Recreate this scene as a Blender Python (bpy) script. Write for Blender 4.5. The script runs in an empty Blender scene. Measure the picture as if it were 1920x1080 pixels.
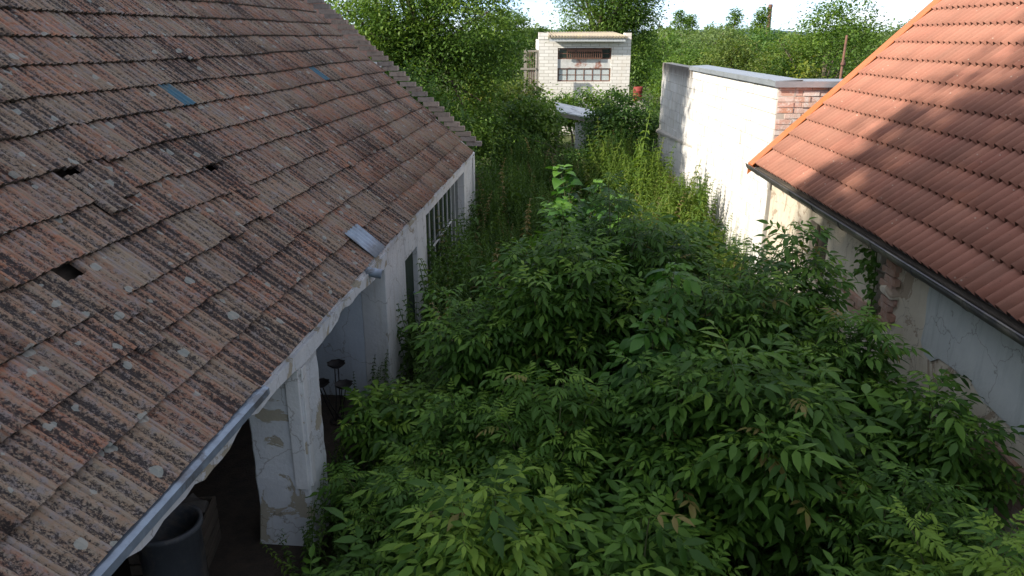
import bpy, math, random
import numpy as np
from mathutils import Vector, Matrix, Euler
R = math.radians
random.seed(7)
rng = np.random.default_rng(11)
S = bpy.context.scene
COL = S.collection

# ------------------------------------------------------------------ camera
H = 4.2                      # camera height above the yard
F = 1400.0                   # focal length in photo pixels (1920 wide)
PITCH = math.atan((540 - 68) / F)
cam = bpy.data.cameras.new("camera"); camo = bpy.data.objects.new("camera", cam)
COL.objects.link(camo); S.camera = camo
cam.sensor_width = 36; cam.lens = F / 1920 * 36
cam.clip_start = 0.05; cam.clip_end = 8000
camo.location = (0, 0, H); camo.rotation_euler = (math.pi / 2 - PITCH, 0, 0)

# ------------------------------------------------------------------ light
SUN = Vector((1.0, 0.43, -0.62)).normalized()       # direction the light travels
elev = math.asin(-SUN.z); az = math.atan2(-SUN.x, -SUN.y)   # towards the sun, clockwise from +Y
w = bpy.data.worlds.new("World"); S.world = w; w.use_nodes = True
nt = w.node_tree; nt.nodes.clear()
sky = nt.nodes.new("ShaderNodeTexSky"); sky.sky_type = 'NISHITA'; sky.sun_disc = False
sky.sun_elevation = elev; sky.sun_rotation = az; sky.air_density = 0.4; sky.dust_density = 0.5; sky.ozone_density = 2.0
tc = nt.nodes.new("ShaderNodeTexCoord"); mp = nt.nodes.new("ShaderNodeMapping")
mp.inputs['Scale'].default_value = (1.0, 1.0, 5.0); nt.links.new(tc.outputs['Generated'], mp.inputs['Vector'])
cn = nt.nodes.new("ShaderNodeTexNoise"); cn.inputs['Scale'].default_value = 2.6; cn.inputs['Detail'].default_value = 7
cn.inputs['Roughness'].default_value = .62
nt.links.new(mp.outputs[0], cn.inputs['Vector'])
cr = nt.nodes.new("ShaderNodeValToRGB"); cr.color_ramp.elements[0].position = .33; cr.color_ramp.elements[1].position = .66
cr.color_ramp.elements[0].color = (0, 0, 0, 1); cr.color_ramp.elements[1].color = (.85, .85, .85, 1)
nt.links.new(cn.outputs['Fac'], cr.inputs['Fac'])
mx = nt.nodes.new("ShaderNodeMix"); mx.data_type = 'RGBA'; mx.inputs['B'].default_value = (4.4, 4.5, 4.6, 1)
nt.links.new(cr.outputs['Color'], mx.inputs['Factor']); nt.links.new(sky.outputs[0], mx.inputs['A'])
bg = nt.nodes.new("ShaderNodeBackground"); bg.inputs['Strength'].default_value = 0.105
nt.links.new(mx.outputs['Result'], bg.inputs['Color'])
wo = nt.nodes.new("ShaderNodeOutputWorld"); nt.links.new(bg.outputs[0], wo.inputs['Surface'])
sl = bpy.data.lights.new("sun", 'SUN'); sl.energy = 2.6; sl.angle = R(0.8); sl.color = (1.0, .92, .80)
so = bpy.data.objects.new("sun", sl); COL.objects.link(so); so.location = (-20, -8, 20)
so.rotation_euler = SUN.to_track_quat('-Z', 'Y').to_euler()
S.view_settings.view_transform = 'Standard'; S.view_settings.look = 'None'
S.view_settings.exposure = 1.6; S.view_settings.gamma = 1.0; S.view_settings.use_curve_mapping = False
S.render.engine = 'CYCLES'; S.cycles.use_denoising = True
S.cycles.max_bounces = 6; S.cycles.transparent_max_bounces = 6

# ------------------------------------------------------------------ helpers
def ray(x, y):
    u, v = (x - 960) / F, (y - 540) / F
    s, c = math.sin(PITCH), math.cos(PITCH)
    return Vector((u, c - v * s, -s - v * c))
def at_depth(x, y, Y):          # the point a photo pixel shows at forward distance Y
    q = ray(x, y); return Vector((0, 0, H)) + q * (Y / q.y)
def project(P):
    s, c = math.sin(PITCH), math.cos(PITCH)
    x, y, z = P[0], P[1], P[2] - H
    fw = y * c - z * s
    if fw < .05: return None
    return 960 + F * x / fw, 540 + F * (-y * s - z * c) / fw, fw
def in_frame(P, m=30):
    p = project(P)
    return p is not None and -m < p[0] < 1920 + m and -m < p[1] < 1080 + m

def empty(name, loc=(0, 0, 0), rz=0, label=None, cat=None, group=None):
    o = bpy.data.objects.new(name, None); COL.objects.link(o)
    o.location = loc; o.rotation_euler = (0, 0, rz); o.empty_display_size = .2
    tag(o, label, cat, group); return o
def tag(o, label=None, cat=None, group=None, kind=None):
    if label: o["label"] = label
    if cat: o["category"] = cat
    if group: o["group"] = group
    if kind: o["kind"] = kind
    return o
def link(name, me, parent=None, loc=None):
    o = bpy.data.objects.new(name, me); COL.objects.link(o)
    if parent: o.parent = parent
    if loc is not None: o.location = loc
    return o
def mesh(name, V, Fc, m=None, smooth=False, tint=None):
    """V (n,3) array, Fc list/array of faces"""
    me = bpy.data.meshes.new(name)
    V = np.asarray(V, dtype=np.float32).reshape(-1, 3)
    if isinstance(Fc, np.ndarray):
        k = Fc.shape[1]; n = len(Fc)
        me.vertices.add(len(V)); me.vertices.foreach_set("co", V.ravel())
        me.loops.add(n * k); me.loops.foreach_set("vertex_index", Fc.astype(np.int32).ravel())
        me.polygons.add(n); me.polygons.foreach_set("loop_start", np.arange(0, n * k, k, dtype=np.int32))
        me.update(calc_edges=True)
    else:
        me.from_pydata([tuple(map(float, v)) for v in V], [], [tuple(f) for f in Fc]); me.update()
    if tint is not None:
        a = me.attributes.new("tint", 'FLOAT', 'POINT'); a.data.foreach_set("value", np.asarray(tint, dtype=np.float32))
    if smooth: me.polygons.foreach_set("use_smooth", np.ones(len(me.polygons), dtype=bool))
    if m: me.materials.append(m)
    return me

class MB:
    """collects shapes for ONE mesh"""
    def __init__(s): s.v = []; s.f = []
    def add(s, V, Fc):
        o = len(s.v); s.v += [tuple(p) for p in V]; s.f += [tuple(i + o for i in f) for f in Fc]; return s
    def box(s, x0, x1, y0, y1, z0, z1, M=None):
        V = [Vector(p) for p in ((x0, y0, z0), (x1, y0, z0), (x1, y1, z0), (x0, y1, z0), (x0, y0, z1), (x1, y0, z1), (x1, y1, z1), (x0, y1, z1))]
        if M is not None: V = [M @ p for p in V]
        return s.add(V, ((0, 3, 2, 1), (4, 5, 6, 7), (0, 1, 5, 4), (1, 2, 6, 5), (2, 3, 7, 6), (3, 0, 4, 7)))
    def tube(s, pts, rad, n=6, caps=True):
        pts = [Vector(p) for p in pts]; k = len(pts)
        if not hasattr(rad, '__len__'): rad = [rad] * k
        V = []; Fc = []
        for i, p in enumerate(pts):
            t = (pts[min(i + 1, k - 1)] - pts[max(i - 1, 0)]).normalized()
            a = t.orthogonal().normalized() if i == 0 else (a - t * a.dot(t)).normalized()
            b = t.cross(a)
            for j in range(n):
                q = 2 * math.pi * j / n; V.append(p + (a * math.cos(q) + b * math.sin(q)) * rad[i])
        for i in range(k - 1):
            for j in range(n):
                Fc.append((i * n + j, i * n + (j + 1) % n, (i + 1) * n + (j + 1) % n, (i + 1) * n + j))
        if caps: Fc += [tuple(range(n))[::-1], tuple((k - 1) * n + j for j in range(n))]
        return s.add(V, Fc)
    def prism(s, poly, axis, a0, a1):
        """poly of 2D points extruded along an axis: axis 1 -> (x,z) along y; axis 0 -> (y,z) along x; axis 2 -> (x,y) along z"""
        def P(p, a): return {0: (a, p[0], p[1]), 1: (p[0], a, p[1]), 2: (p[0], p[1], a)}[axis]
        n = len(poly); V = [P(p, a0) for p in poly] + [P(p, a1) for p in poly]
        Fc = [tuple(range(n))[::-1], tuple(range(n, 2 * n))] + [(i, (i + 1) % n, n + (i + 1) % n, n + i) for i in range(n)]
        return s.add(V, Fc)
    def lathe(s, prof, n=20, c=(0, 0, 0)):
        V = [(c[0] + r * math.cos(2 * math.pi * j / n), c[1] + r * math.sin(2 * math.pi * j / n), c[2] + z) for r, z in prof for j in range(n)]
        Fc = [(i * n + j, i * n + (j + 1) % n, (i + 1) * n + (j + 1) % n, (i + 1) * n + j) for i in range(len(prof) - 1) for j in range(n)]
        return s.add(V, Fc)
    def build(s, name, m, parent=None, smooth=False, bevel=0):
        me = mesh(name, s.v, s.f, m, smooth)
        o = link(name, me, parent)
        if bevel:
            b = o.modifiers.new("bevel", 'BEVEL'); b.width = bevel; b.segments = 1; b.limit_method = 'ANGLE'
        return o

# ------------------------------------------------------------------ materials
class Mat:
    def __init__(s, name, rough=.8, spec=.3):
        s.m = bpy.data.materials.new(name); s.m.use_nodes = True; s.nt = s.m.node_tree
        s.b = s.nt.nodes["Principled BSDF"]; s.b.inputs['Roughness'].default_value = rough
        s.b.inputs['Specular IOR Level'].default_value = spec
    def n(s, t, **kw):
        nd = s.nt.nodes.new("ShaderNode" + t)
        for k, v in kw.items():
            if k in nd.inputs:
                if hasattr(v, 'links') or isinstance(v, bpy.types.NodeSocket): s.nt.links.new(v, nd.inputs[k])
                else: nd.inputs[k].default_value = v
            else: setattr(nd, k, v)
        return nd
    def L(s, a, b): s.nt.links.new(a, b)
    def coords(s, obj=None, scale=(1, 1, 1), rot=(0, 0, 0)):
        if obj is None: o = s.n("NewGeometry").outputs['Position']
        else:
            t = s.n("TexCoord"); t.object = obj; o = t.outputs['Object']
        if rot != (0, 0, 0): o = s.n("Mapping", Vector=o, Rotation=rot).outputs[0]
        return s.n("Mapping", Vector=o, Scale=scale).outputs[0]
    def noise(s, vec, scale, detail=5, rough=.6, dist=0):
        nd = s.n("TexNoise", Scale=scale, Detail=detail, Roughness=rough, Distortion=dist); s.L(vec, nd.inputs['Vector']); return nd.outputs['Fac']
    def ramp(s, fac, stops):
        r = s.n("ValToRGB"); e = r.color_ramp.elements
        while len(e) < len(stops): e.new(.5)
        for i, (p, c) in enumerate(stops):
            e[i].position = p; e[i].color = (*c, 1) if hasattr(c, '__len__') else (c, c, c, 1)
        s.L(fac, r.inputs['Fac']); return r.outputs['Color']
    def mix(s, fac, a, b, mode='MIX'):
        nd = s.n("Mix", data_type='RGBA', blend_type=mode)
        for k, v in (('Factor', fac), ('A', a), ('B', b)):
            i = nd.inputs[0] if k == 'Factor' else nd.inputs[6 if k == 'A' else 7]
            if isinstance(v, bpy.types.NodeSocket): s.L(v, i)
            elif k == 'Factor': i.default_value = v
            else: i.default_value = (*v, 1)
        return nd.outputs[2]
    def math(s, op, a, b=None):
        nd = s.n("Math", operation=op)
        for i, v in enumerate((a, b)):
            if v is None: continue
            if isinstance(v, bpy.types.NodeSocket): s.L(v, nd.inputs[i])
            else: nd.inputs[i].default_value = v
        return nd.outputs[0]
    def rnd(s):
        a = s.n("Attribute"); a.attribute_name = "tint"
        return s.math('FRACT', s.math('ADD', a.outputs['Fac'], s.n("ObjectInfo").outputs['Random']))
    def bump(s, h, strength=.4, dist=.01):
        s.L(s.n("Bump", Height=h, Strength=strength, Distance=dist).outputs[0], s.b.inputs['Normal'])
    def color(s, c):
        if isinstance(c, bpy.types.NodeSocket): s.L(c, s.b.inputs['Base Color'])
        else: s.b.inputs['Base Color'].default_value = (*c, 1)
        return s

def rough_mat(name, c1, c2, scale=6, rough=.85, c3=None, s3=1.3, bump=.3, bscale=40, stretch=(1, 1, 1), metal=0, spec=.3):
    """plain weathered surface: two tones in uneven patches plus an optional stain"""
    m = Mat(name, rough, spec); v = m.coords(scale=stretch)
    c = m.mix(m.ramp(m.noise(v, scale, 6, .65), ((.35, 0), (.65, 1))), c1, c2)
    if c3: c = m.mix(m.ramp(m.noise(v, s3, 7, .68, .4), ((.52, 0), (.62, 1))), c, c3)
    m.color(c); m.bump(m.noise(v, bscale, 4), bump); m.b.inputs['Metallic'].default_value = metal
    return m.m

def leaf_mat(name, stops, trans=.35, rough=.45, spec=.35):
    m = Mat(name, rough, spec)
    a = m.n("Attribute"); a.attribute_name = "tint"
    oi = m.n("ObjectInfo").outputs['Random']
    # single leaves carry no tint attribute: they take their tone from the object's random number
    own = m.math('MULTIPLY', m.math('LESS_THAN', a.outputs['Fac'], .0005), m.math('MULTIPLY', oi, .75))
    v = m.math('ADD', a.outputs['Fac'], own)
    n = m.noise(m.coords(), 9, 3)
    v = m.math('ADD', v, m.math('MULTIPLY', m.math('SUBTRACT', n, .5), .25))
    c = m.ramp(v, stops); m.color(c)
    t = m.n("BsdfTranslucent"); m.L(m.mix(1.0, c, (1.25, 1.3, .6), 'MULTIPLY'), t.inputs['Color'])
    mx = m.n("MixShader"); mx.inputs[0].default_value = trans
    m.L(m.b.outputs[0], mx.inputs[1]); m.L(t.outputs[0], mx.inputs[2])
    m.L(mx.outputs[0], m.nt.nodes["Material Output"].inputs['Surface'])
    return m.m

M = {}
M['elder'] = leaf_mat("elder_leaf", ((0, (.034, .085, .014)), (.35, (.06, .138, .02)), (.65, (.105, .205, .028)), (.9, (.2, .31, .04)), (1.0, (.22, .18, .06))), .35, .5, .25)
M['lime'] = leaf_mat("broad_leaf", ((0, (.03, .09, .018)), (.5, (.06, .16, .025)), (1.0, (.14, .28, .04))))
M['weed'] = leaf_mat("weed_leaf", ((0, (.035, .08, .014)), (.5, (.075, .14, .02)), (.85, (.15, .22, .03)), (1.0, (.26, .2, .1))), .35, .6)
M['locust'] = leaf_mat("locust_leaf", ((0, (.06, .125, .025)), (.5, (.11, .2, .035)), (1.0, (.19, .28, .05))), .4, .55)
M['dark_leaf'] = leaf_mat("dark_leaf", ((0, (.035, .09, .018)), (.5, (.065, .145, .028)), (1.0, (.12, .21, .04))), .35, .55)
M['yellow_leaf'] = leaf_mat("yellow_leaf", ((0, (.09, .14, .02)), (.5, (.17, .22, .03)), (1.0, (.3, .3, .04))), .35, .55)
M['grass_leaf'] = leaf_mat("grass_leaf", ((0, (.08, .13, .03)), (.5, (.14, .2, .04)), (1.0, (.22, .25, .06))), .35, .6)
M['haze_leaf'] = leaf_mat("haze_pale_leaf", ((0, (.10, .16, .05)), (.5, (.15, .22, .075)), (1.0, (.22, .28, .11))), .4, .6)  # paler leaf tone with distance haze mixed into the colour
M['bark'] = rough_mat("bark", (.09, .07, .05), (.16, .13, .1), 20, .9, bump=.8, stretch=(1, 1, .2))
M['twig'] = rough_mat("green_twig", (.10, .09, .045), (.07, .1, .03), 30, .8)

# ------------------------------------------------------------------ setting: ground and far land
mg = Mat("garden_ground", .95); v = mg.coords()
cg = mg.mix(mg.ramp(mg.noise(v, .35, 8, .7), ((.4, 0), (.6, 1))), (.035, .05, .015), (.06, .05, .03))
cg = mg.mix(mg.ramp(mg.noise(v, .03, 4, .6), ((.45, 0), (.6, 1))), cg, (.11, .15, .04)); mg.color(cg); mg.bump(mg.noise(v, 6, 6), .7, .05)
gm = MB(); gm.add([(-2500, -300, 0), (2500, -300, 0), (2500, 5000, 0), (-2500, 5000, 0)], [(0, 1, 2, 3)])
tag(gm.build("ground", mg.m), kind="structure")
mh = rough_mat("far_hill", (.05, .09, .10), (.06, .11, .10), .004, 1, bump=0)
hv = []; hf = []
for i in range(41):
    x = -1600 + i * 90; zz = 16 + 9 * math.sin(i * .31 + .8) + 5 * math.sin(i * .77)
    hv += [(x, 2300, -1), (x, 2500, max(zz, 4)), (x, 2900, -1)]
    if i: hf += [(3 * i - 3, 3 * i, 3 * i + 1, 3 * i - 2), (3 * i - 2, 3 * i + 1, 3 * i + 2, 3 * i - 1)]
tag(link("hills", mesh("hills", hv, hf, mh, True)), kind="structure")

def scatter(V, Fc, Rm, T, sc=None):
    """many copies of a small template in one mesh: Rm (n,3,3), T (n,3), sc (n,) -> verts, faces"""
    V = np.asarray(V, dtype=np.float32); n = len(T); k = len(V)
    if sc is not None: Rm = Rm * np.asarray(sc)[:, None, None]
    P = np.einsum('nij,kj->nki', Rm, V) + np.asarray(T)[:, None, :]
    Fa = (np.asarray(Fc)[None] + (np.arange(n) * k)[:, None, None]).reshape(-1, np.asarray(Fc).shape[1])
    return P.reshape(-1, 3), Fa

# ------------------------------------------------------------------ the old farm building on the left
RZL = -math.atan2(.08832, .99609)
farm = empty("farm_building", (0, 0, 0), RZL, "long low whitewashed farm building with a lichen-covered old tile roof and open porch", "building")
PL = R(41.6); TL = math.tan(PL)
def zl(h): return 2.19 + (h - 2.45) * TL
LM = Matrix.Rotation(RZL, 4, 'Z')

mt = Mat("lichen_tile", .93, .12)
P0 = mt.coords(farm, rot=(0, -PL, 0))
def sc(s): return mt.n("Mapping", Vector=P0, Scale=s).outputs[0]
rn = mt.rnd()
base = mt.ramp(rn, ((0, (.30, .125, .075)), (.22, (.24, .12, .08)), (.4, (.22, .15, .105)), (.6, (.25, .185, .13)), (.78, (.18, .115, .09)), (1.0, (.34, .145, .08))))
st = mt.noise(sc((2.2, 30, 1)), 1.6, 6, .7)
base = mt.mix(mt.ramp(st, ((.40, .7), (.54, 0))), base, (.29, .24, .185))
big = mt.noise(sc((1, 1.4, 1)), .9, 4, .6)
fine = mt.noise(sc((24, 30, 8)), 2.1, 9, .82)
rib = mt.n("Attribute"); rib.attribute_name = "rib"
rn2 = mt.math('FRACT', mt.math('MULTIPLY', rn, 7.31))
spk = mt.math('ADD', fine, mt.math('MULTIPLY', mt.math('SUBTRACT', big, .5), .42))
spk = mt.math('ADD', spk, mt.math('MULTIPLY', mt.math('SUBTRACT', rn2, .5), .07))
spk = mt.math('SUBTRACT', spk, mt.math('MULTIPLY', mt.math('SUBTRACT', rib.outputs['Fac'], .35), .12))
lich = mt.noise(sc((14, 30, 8)), 1.7, 6, .72)
base = mt.mix(mt.math('MULTIPLY', rib.outputs['Fac'], mt.ramp(rn2, ((.4, 0), (.8, .4)))), base, (.34, .165, .10))
c = mt.mix(mt.ramp(lich, ((.47, 0), (.60, .65))), base, (.235, .205, .165))
c = mt.mix(mt.ramp(mt.noise(sc((9, 12, 8)), 1.5, 5, .7), ((.49, 0), (.63, .7))), c, (.215, .20, .205))
c = mt.mix(mt.ramp(spk, ((.465, 0), (.545, .94))), c, (.026, .024, .026))
vo = mt.n("TexVoronoi", Scale=7.5, Randomness=1.0); vo.feature = 'F1'
wob = mt.n("TexNoise", Scale=14.0, Detail=4.0)
mt.L(P0, wob.inputs['Vector'])
mt.L(mt.mix(.05, P0, wob.outputs['Color'], 'ADD'), vo.inputs['Vector'])
spot = mt.math('LESS_THAN', mt.math('ADD', vo.outputs['Distance'], mt.math('MULTIPLY', fine, .09)), mt.math('SUBTRACT', mt.math('MULTIPLY', mt.n("SeparateColor", Color=vo.outputs['Color']).outputs[0], .46), .1))
c = mt.mix(mt.math('MULTIPLY', spot, .7), c, (.29, .31, .285))
mt.color(c); mt.bump(mt.math('ADD', fine, st), .35, .008)
M['tile_l'] = mt.m

M['plaster'] = None
def plaster(name, c1, c2, stain, patch, obj=None, pthr=.6):
    m = Mat(name, .9, .15); v = m.coords()
    c = m.mix(m.ramp(m.noise(v, 2.2, 6, .65), ((.35, 0), (.65, 1))), c1, c2)
    vs = m.coords(scale=(5, 5, .55)); c = m.mix(m.ramp(m.noise(vs, 1.8, 6, .7), ((.52, 0), (.72, .65))), c, stain)
    f = m.noise(v, 1.7, 10, .68, 1.3)
    c = m.mix(m.ramp(f, ((pthr, 0), (pthr + .012, 1))), c, patch)
    cr = m.n("TexVoronoi", Scale=1.7); cr.feature = 'DISTANCE_TO_EDGE'
    wn = m.n("TexNoise", Scale=5.0, Detail=5.0); m.L(v, wn.inputs['Vector']); m.L(m.mix(.35, v, wn.outputs['Color'], 'ADD'), cr.inputs['Vector'])
    c = m.mix(m.ramp(cr.outputs['Distance'], ((.0, .55), (.012, 0))), c, (.12, .1, .08))
    m.color(c); m.bump(m.math('ADD', m.noise(v, 28, 6), m.math('MULTIPLY', m.ramp(f, ((pthr, 1), (pthr + .012, 0))), .6)), .5, .015)
    return m.m
M['wash'] = plaster("whitewash", (.66, .67, .67), (.56, .58, .60), (.42, .41, .37), (.40, .37, .31), pthr=.66)
M['wash_old'] = plaster("peeling_whitewash", (.62, .64, .66), (.50, .53, .56), (.36, .34, .29), (.37, .34, .27), pthr=.54)
M['blue_wash'] = plaster("blue_limewash", (.58, .64, .71), (.52, .58, .66), (.42, .46, .5), (.40, .42, .42), pthr=.72)
M['dark_int'] = rough_mat("dark_plaster", (.13, .12, .11), (.08, .075, .07), 4, .95, (.2, .18, .15))  # plain dark plaster tone for porch inside, niche and rubble
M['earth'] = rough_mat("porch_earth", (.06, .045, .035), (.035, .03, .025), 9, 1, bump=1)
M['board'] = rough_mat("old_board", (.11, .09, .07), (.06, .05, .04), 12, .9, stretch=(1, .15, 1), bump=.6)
M['zinc'] = rough_mat("zinc_sheet", (.26, .32, .40), (.19, .23, .29), 9, .5, (.14, .15, .17), 4, bump=.1, metal=.35, spec=.5)
M['green_paint'] = rough_mat("green_door_paint", (.018, .035, .022), (.03, .05, .035), 8, .8)
M['mullion'] = rough_mat("white_mullion_paint", (.55, .57, .57), (.4, .42, .42), 12, .7)
gl = Mat("dark_glass", .12, .5); gl.color(gl.mix(gl.ramp(gl.noise(gl.coords(), 3, 5), ((.4, 0), (.7, 1))), (.015, .03, .022), (.05, .065, .055))); M['glass'] = gl.m
M['brick'] = None
mb = Mat("old_brick", .93, .15); v = mb.coords(); rb_ = mb.rnd()
cb = mb.ramp(rb_, ((0, (.36, .2, .14)), (.4, (.42, .26, .19)), (.7, (.34, .21, .16)), (1, (.48, .33, .25))))
cb = mb.mix(mb.ramp(mb.noise(v, 9, 6, .7), ((.45, 0), (.7, .8))), cb, (.5, .42, .36)); mb.color(cb); mb.bump(mb.noise(v, 45, 5), .6); M['brick'] = mb.m
mb = Mat("verge_brick", .95, .1); v = mb.coords(); rb_ = mb.rnd()
cb = mb.ramp(rb_, ((0, (.27, .22, .18)), (.5, (.36, .29, .24)), (1, (.24, .21, .19))))
cb = mb.mix(mb.ramp(mb.noise(v, 12, 7, .75), ((.5, 0), (.66, .7))), cb, (.10, .09, .075)); mb.color(cb); mb.bump(mb.noise(v, 45, 5), .6); M['verge_brick'] = mb.m

def fpart(name, m, *boxes, bevel=.008, parent=farm):
    b = MB()
    for q in boxes: b.box(*q)
    return b.build(name, m, parent, bevel=bevel)
X = -2.17      # yard-facing wall plane (local x = -h)
A0, A1 = -7.0, 15.45
# roof carcass: dark boards below the tiles, far slope, ridge
RH = 6.25; zr = zl(RH)
roof = MB()
e0 = 2.2
roof.prism([(-e0, zl(e0) - .16), (-RH, zr - .16), (-RH, zr - .20), (-e0, zl(e0) - .20)], 1, A0, A1 - .02)
roof.prism([(-RH, zr), (-2 * RH + e0, zl(e0)), (-2 * RH + e0, zl(e0) - .2), (-RH, zr - .2)], 1, A0, A1)
roof = roof.build("roof", M['board'], farm)
# tiles
TW, TG, TLN = .215, .34, .415
px = [0, .018, .034, .052, .088, .102, .118, .134, .172, .19, .2145]
pz = [.002, .020, .020, .002, .002, .015, .015, .002, .002, .018, .018]
tv = []; tf = []
for y, dz in ((0, .042), (TLN, 0)):
    tv += [(a, y, b + dz) for a, b in zip(px, pz)]
tv += [(a, 0.004, b + .042 - .03) for a, b in zip(px, pz)]
tv += [(px[-1], TLN, -.02), (px[0], TLN, -.02)]
n = len(px)
for i in range(n - 1):
    tf.append((i, i + 1, n + i + 1, n + i)); tf.append((2 * n + i, 2 * n + i + 1, i + 1, i))
tf.append((n - 1, 3 * n - 1, 3 * n, 2 * n - 1)); tf.append((2 * n, 0, n, 3 * n + 1))
M['tile_butt'] = rough_mat("shaded_mossy_tile_butt", (.03, .026, .02), (.055, .045, .03), 30, .95)  # near-black butts: moss plus the shade lines between courses, painted in
tile_me = mesh("roof_tile", tv, tf, M['tile_l']); ribv = np.array([pz[i % n] / .02 if i < 3 * n else .5 for i in range(len(tv))], dtype=np.float32)
tile_me.attributes.new("rib", 'FLOAT', 'POINT').data.foreach_set("value", ribv)
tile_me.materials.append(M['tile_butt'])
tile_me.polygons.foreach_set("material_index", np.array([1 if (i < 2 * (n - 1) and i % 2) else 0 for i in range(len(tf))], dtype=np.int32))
upL = Vector((-math.cos(PL), 0, math.sin(PL))); nrL = Vector((math.sin(PL), 0, math.cos(PL))); acL = Vector((0, 1, 0))
blue = rough_mat("blue_plastic_tile", (.035, .10, .15), (.05, .13, .18), 14, .7, (.09, .12, .12), 9)
slid = [(5.59, 3.70, .05), (5.16, 3.44, .055), (3.99, 2.91, .06), (5.88, 2.98, .055), (6.65, 2.93, .05), (2.9, 3.9, .04), (9.3, 3.05, .05), (8.6, 4.5, .05)]
holes = [(5.10, 3.67, .15), (6.62, 3.19, .14), (4.09, 3.05, .16)]
bluet = [(7.41, 4.10), (11.73, 4.06)]
ncourse = int((RH - 2.15) / math.cos(PL) / TG) + 1
tiles = []; moved = {}
for k in range(ncourse):
    off = (k % 2) * TW * .5 + random.uniform(-.02, .02)
    drift = 0
    for j in range(int((A1 - .1 - A0) / TW)):
        a = A0 + off + j * TW
        if a + TW > A1 - .02: continue
        if random.random() < .05: drift = random.uniform(-.017, .017)
        s = k * TG + drift + random.uniform(-.009, .009)
        hc = 2.15 + (s + .17) * math.cos(PL)
        lift = random.uniform(0, .006); rot = random.uniform(-.008, .008); mat_i = 0
        for lst, lf in ((slid, .03), (holes, .03)):
            for (sa, sh, d) in lst:
                if abs(sa - a - TW / 2) <= TW / 2 and abs(sh - hc) <= TG * math.cos(PL) / 2 and not moved.get((sa, sh)): moved[(sa, sh)] = 1; s -= d; lift += lf; rot += random.uniform(-.05, .05)
        for (sa, sh) in bluet:
            if abs(sa - a - TW / 2) < TW / 2 and abs(sh - hc) < TG * math.cos(PL) / 2: mat_i = 1; lift += .006
        sag = .010 * math.sin(a * .9 + k * .35) + .006 * math.sin(a * 2.3 + 1.0) - .03 * math.sin(min(max((a + 2) / 17, 0), 1) * math.pi) * (k / ncourse)
        h0 = 2.15 + s * math.cos(PL); o = Vector((-h0, a, zl(2.15) + s * math.sin(PL))) + nrL * (lift + sag)
        ac = (acL + upL * rot).normalized(); up = nrL.cross(ac)
        Mx = Matrix(((ac.x, up.x, nrL.x, o.x), (ac.y, up.y, nrL.y, o.y), (ac.z, up.z, nrL.z, o.z), (0, 0, 0, 1)))
        Wp = LM @ (Mx @ Vector((TW / 2, .17, .03)))
        p = project(Wp); vis = 0
        if p and -20 < p[0] < 1940 and -20 < p[1] < 1100: vis = 1 / p[2]
        if mat_i or any(abs(sa - a - TW / 2) < TW / 2 and abs(sh - hc) < .14 for (sa, sh, d) in slid + holes): vis += 10 if vis else 0
        tiles.append((vis, Mx, mat_i))
tiles.sort(key=lambda t: -t[0])
def lay_tiles(tiles, me, roof_o, blue_m=None, nmax=298, name="roof_tile"):
    bm_ = None
    for vis, Mx, mi in tiles[:nmax]:
        if mi:
            if bm_ is None: bm_ = me.copy(); bm_.materials[0] = blue_m
        o = link(name, bm_ if mi else me, roof_o); o.matrix_local = Mx
        if mi: o["label"] = "blue replacement strip"
    rest = tiles[nmax:]
    V = np.array([v.co for v in me.vertices]); Fq = np.array([list(p.vertices) for p in me.polygons])
    Rm = np.array([np.array(t[1])[:3, :3] for t in rest]); T = np.array([np.array(t[1])[:3, 3] for t in rest])
    P, Fa = scatter(V, Fq, Rm, T)
    tint = np.repeat(rng.random(len(rest)), len(V))
    bm2 = mesh(name + "s_beyond", P, Fa, me.materials[0], tint=tint)
    if "rib" in me.attributes:
        rv_ = np.zeros(len(V), dtype=np.float32); me.attributes["rib"].data.foreach_get("value", rv_)
        bm2.attributes.new("rib", 'FLOAT', 'POINT').data.foreach_set("value", np.tile(rv_, len(rest)))
    if len(me.materials) > 1:
        bm2.materials.append(me.materials[1]); bm2.polygons.foreach_set("material_index", np.tile(np.array([p.material_index for p in me.polygons], dtype=np.int32), len(rest)))
    tag(link(name + "s_beyond", bm2, roof_o), kind="stuff")
lay_tiles(tiles, tile_me, roof, blue)
# stepped brick verge on the far gable
gable = MB(); gable.prism([(X + .02, 0), (X + .02, zl(2.27) - .12), (-RH, zr - .12), (-2 * RH - X, zl(2.27) - .12), (-2 * RH - X, 0)], 1, A1 - .22, A1 + .02)
gable = gable.build("gable_wall", M['wash'], farm)
bb = MB().box(0, .31, 0, .13, 0, .088); bme = mesh("brick", bb.v, bb.f, M['verge_brick'])
for i in range(36):
    h = 2.32 + i * .112
    o = link("brick", bme, gable, (-h + random.uniform(-.02, .02), A1 + .03 + random.uniform(-.015, .015), zl(h) - .035 + random.uniform(-.004, .004)))
    o.rotation_euler = (random.uniform(-.04, .04), random.uniform(-.03, .03), random.uniform(-.06, .06))
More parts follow.
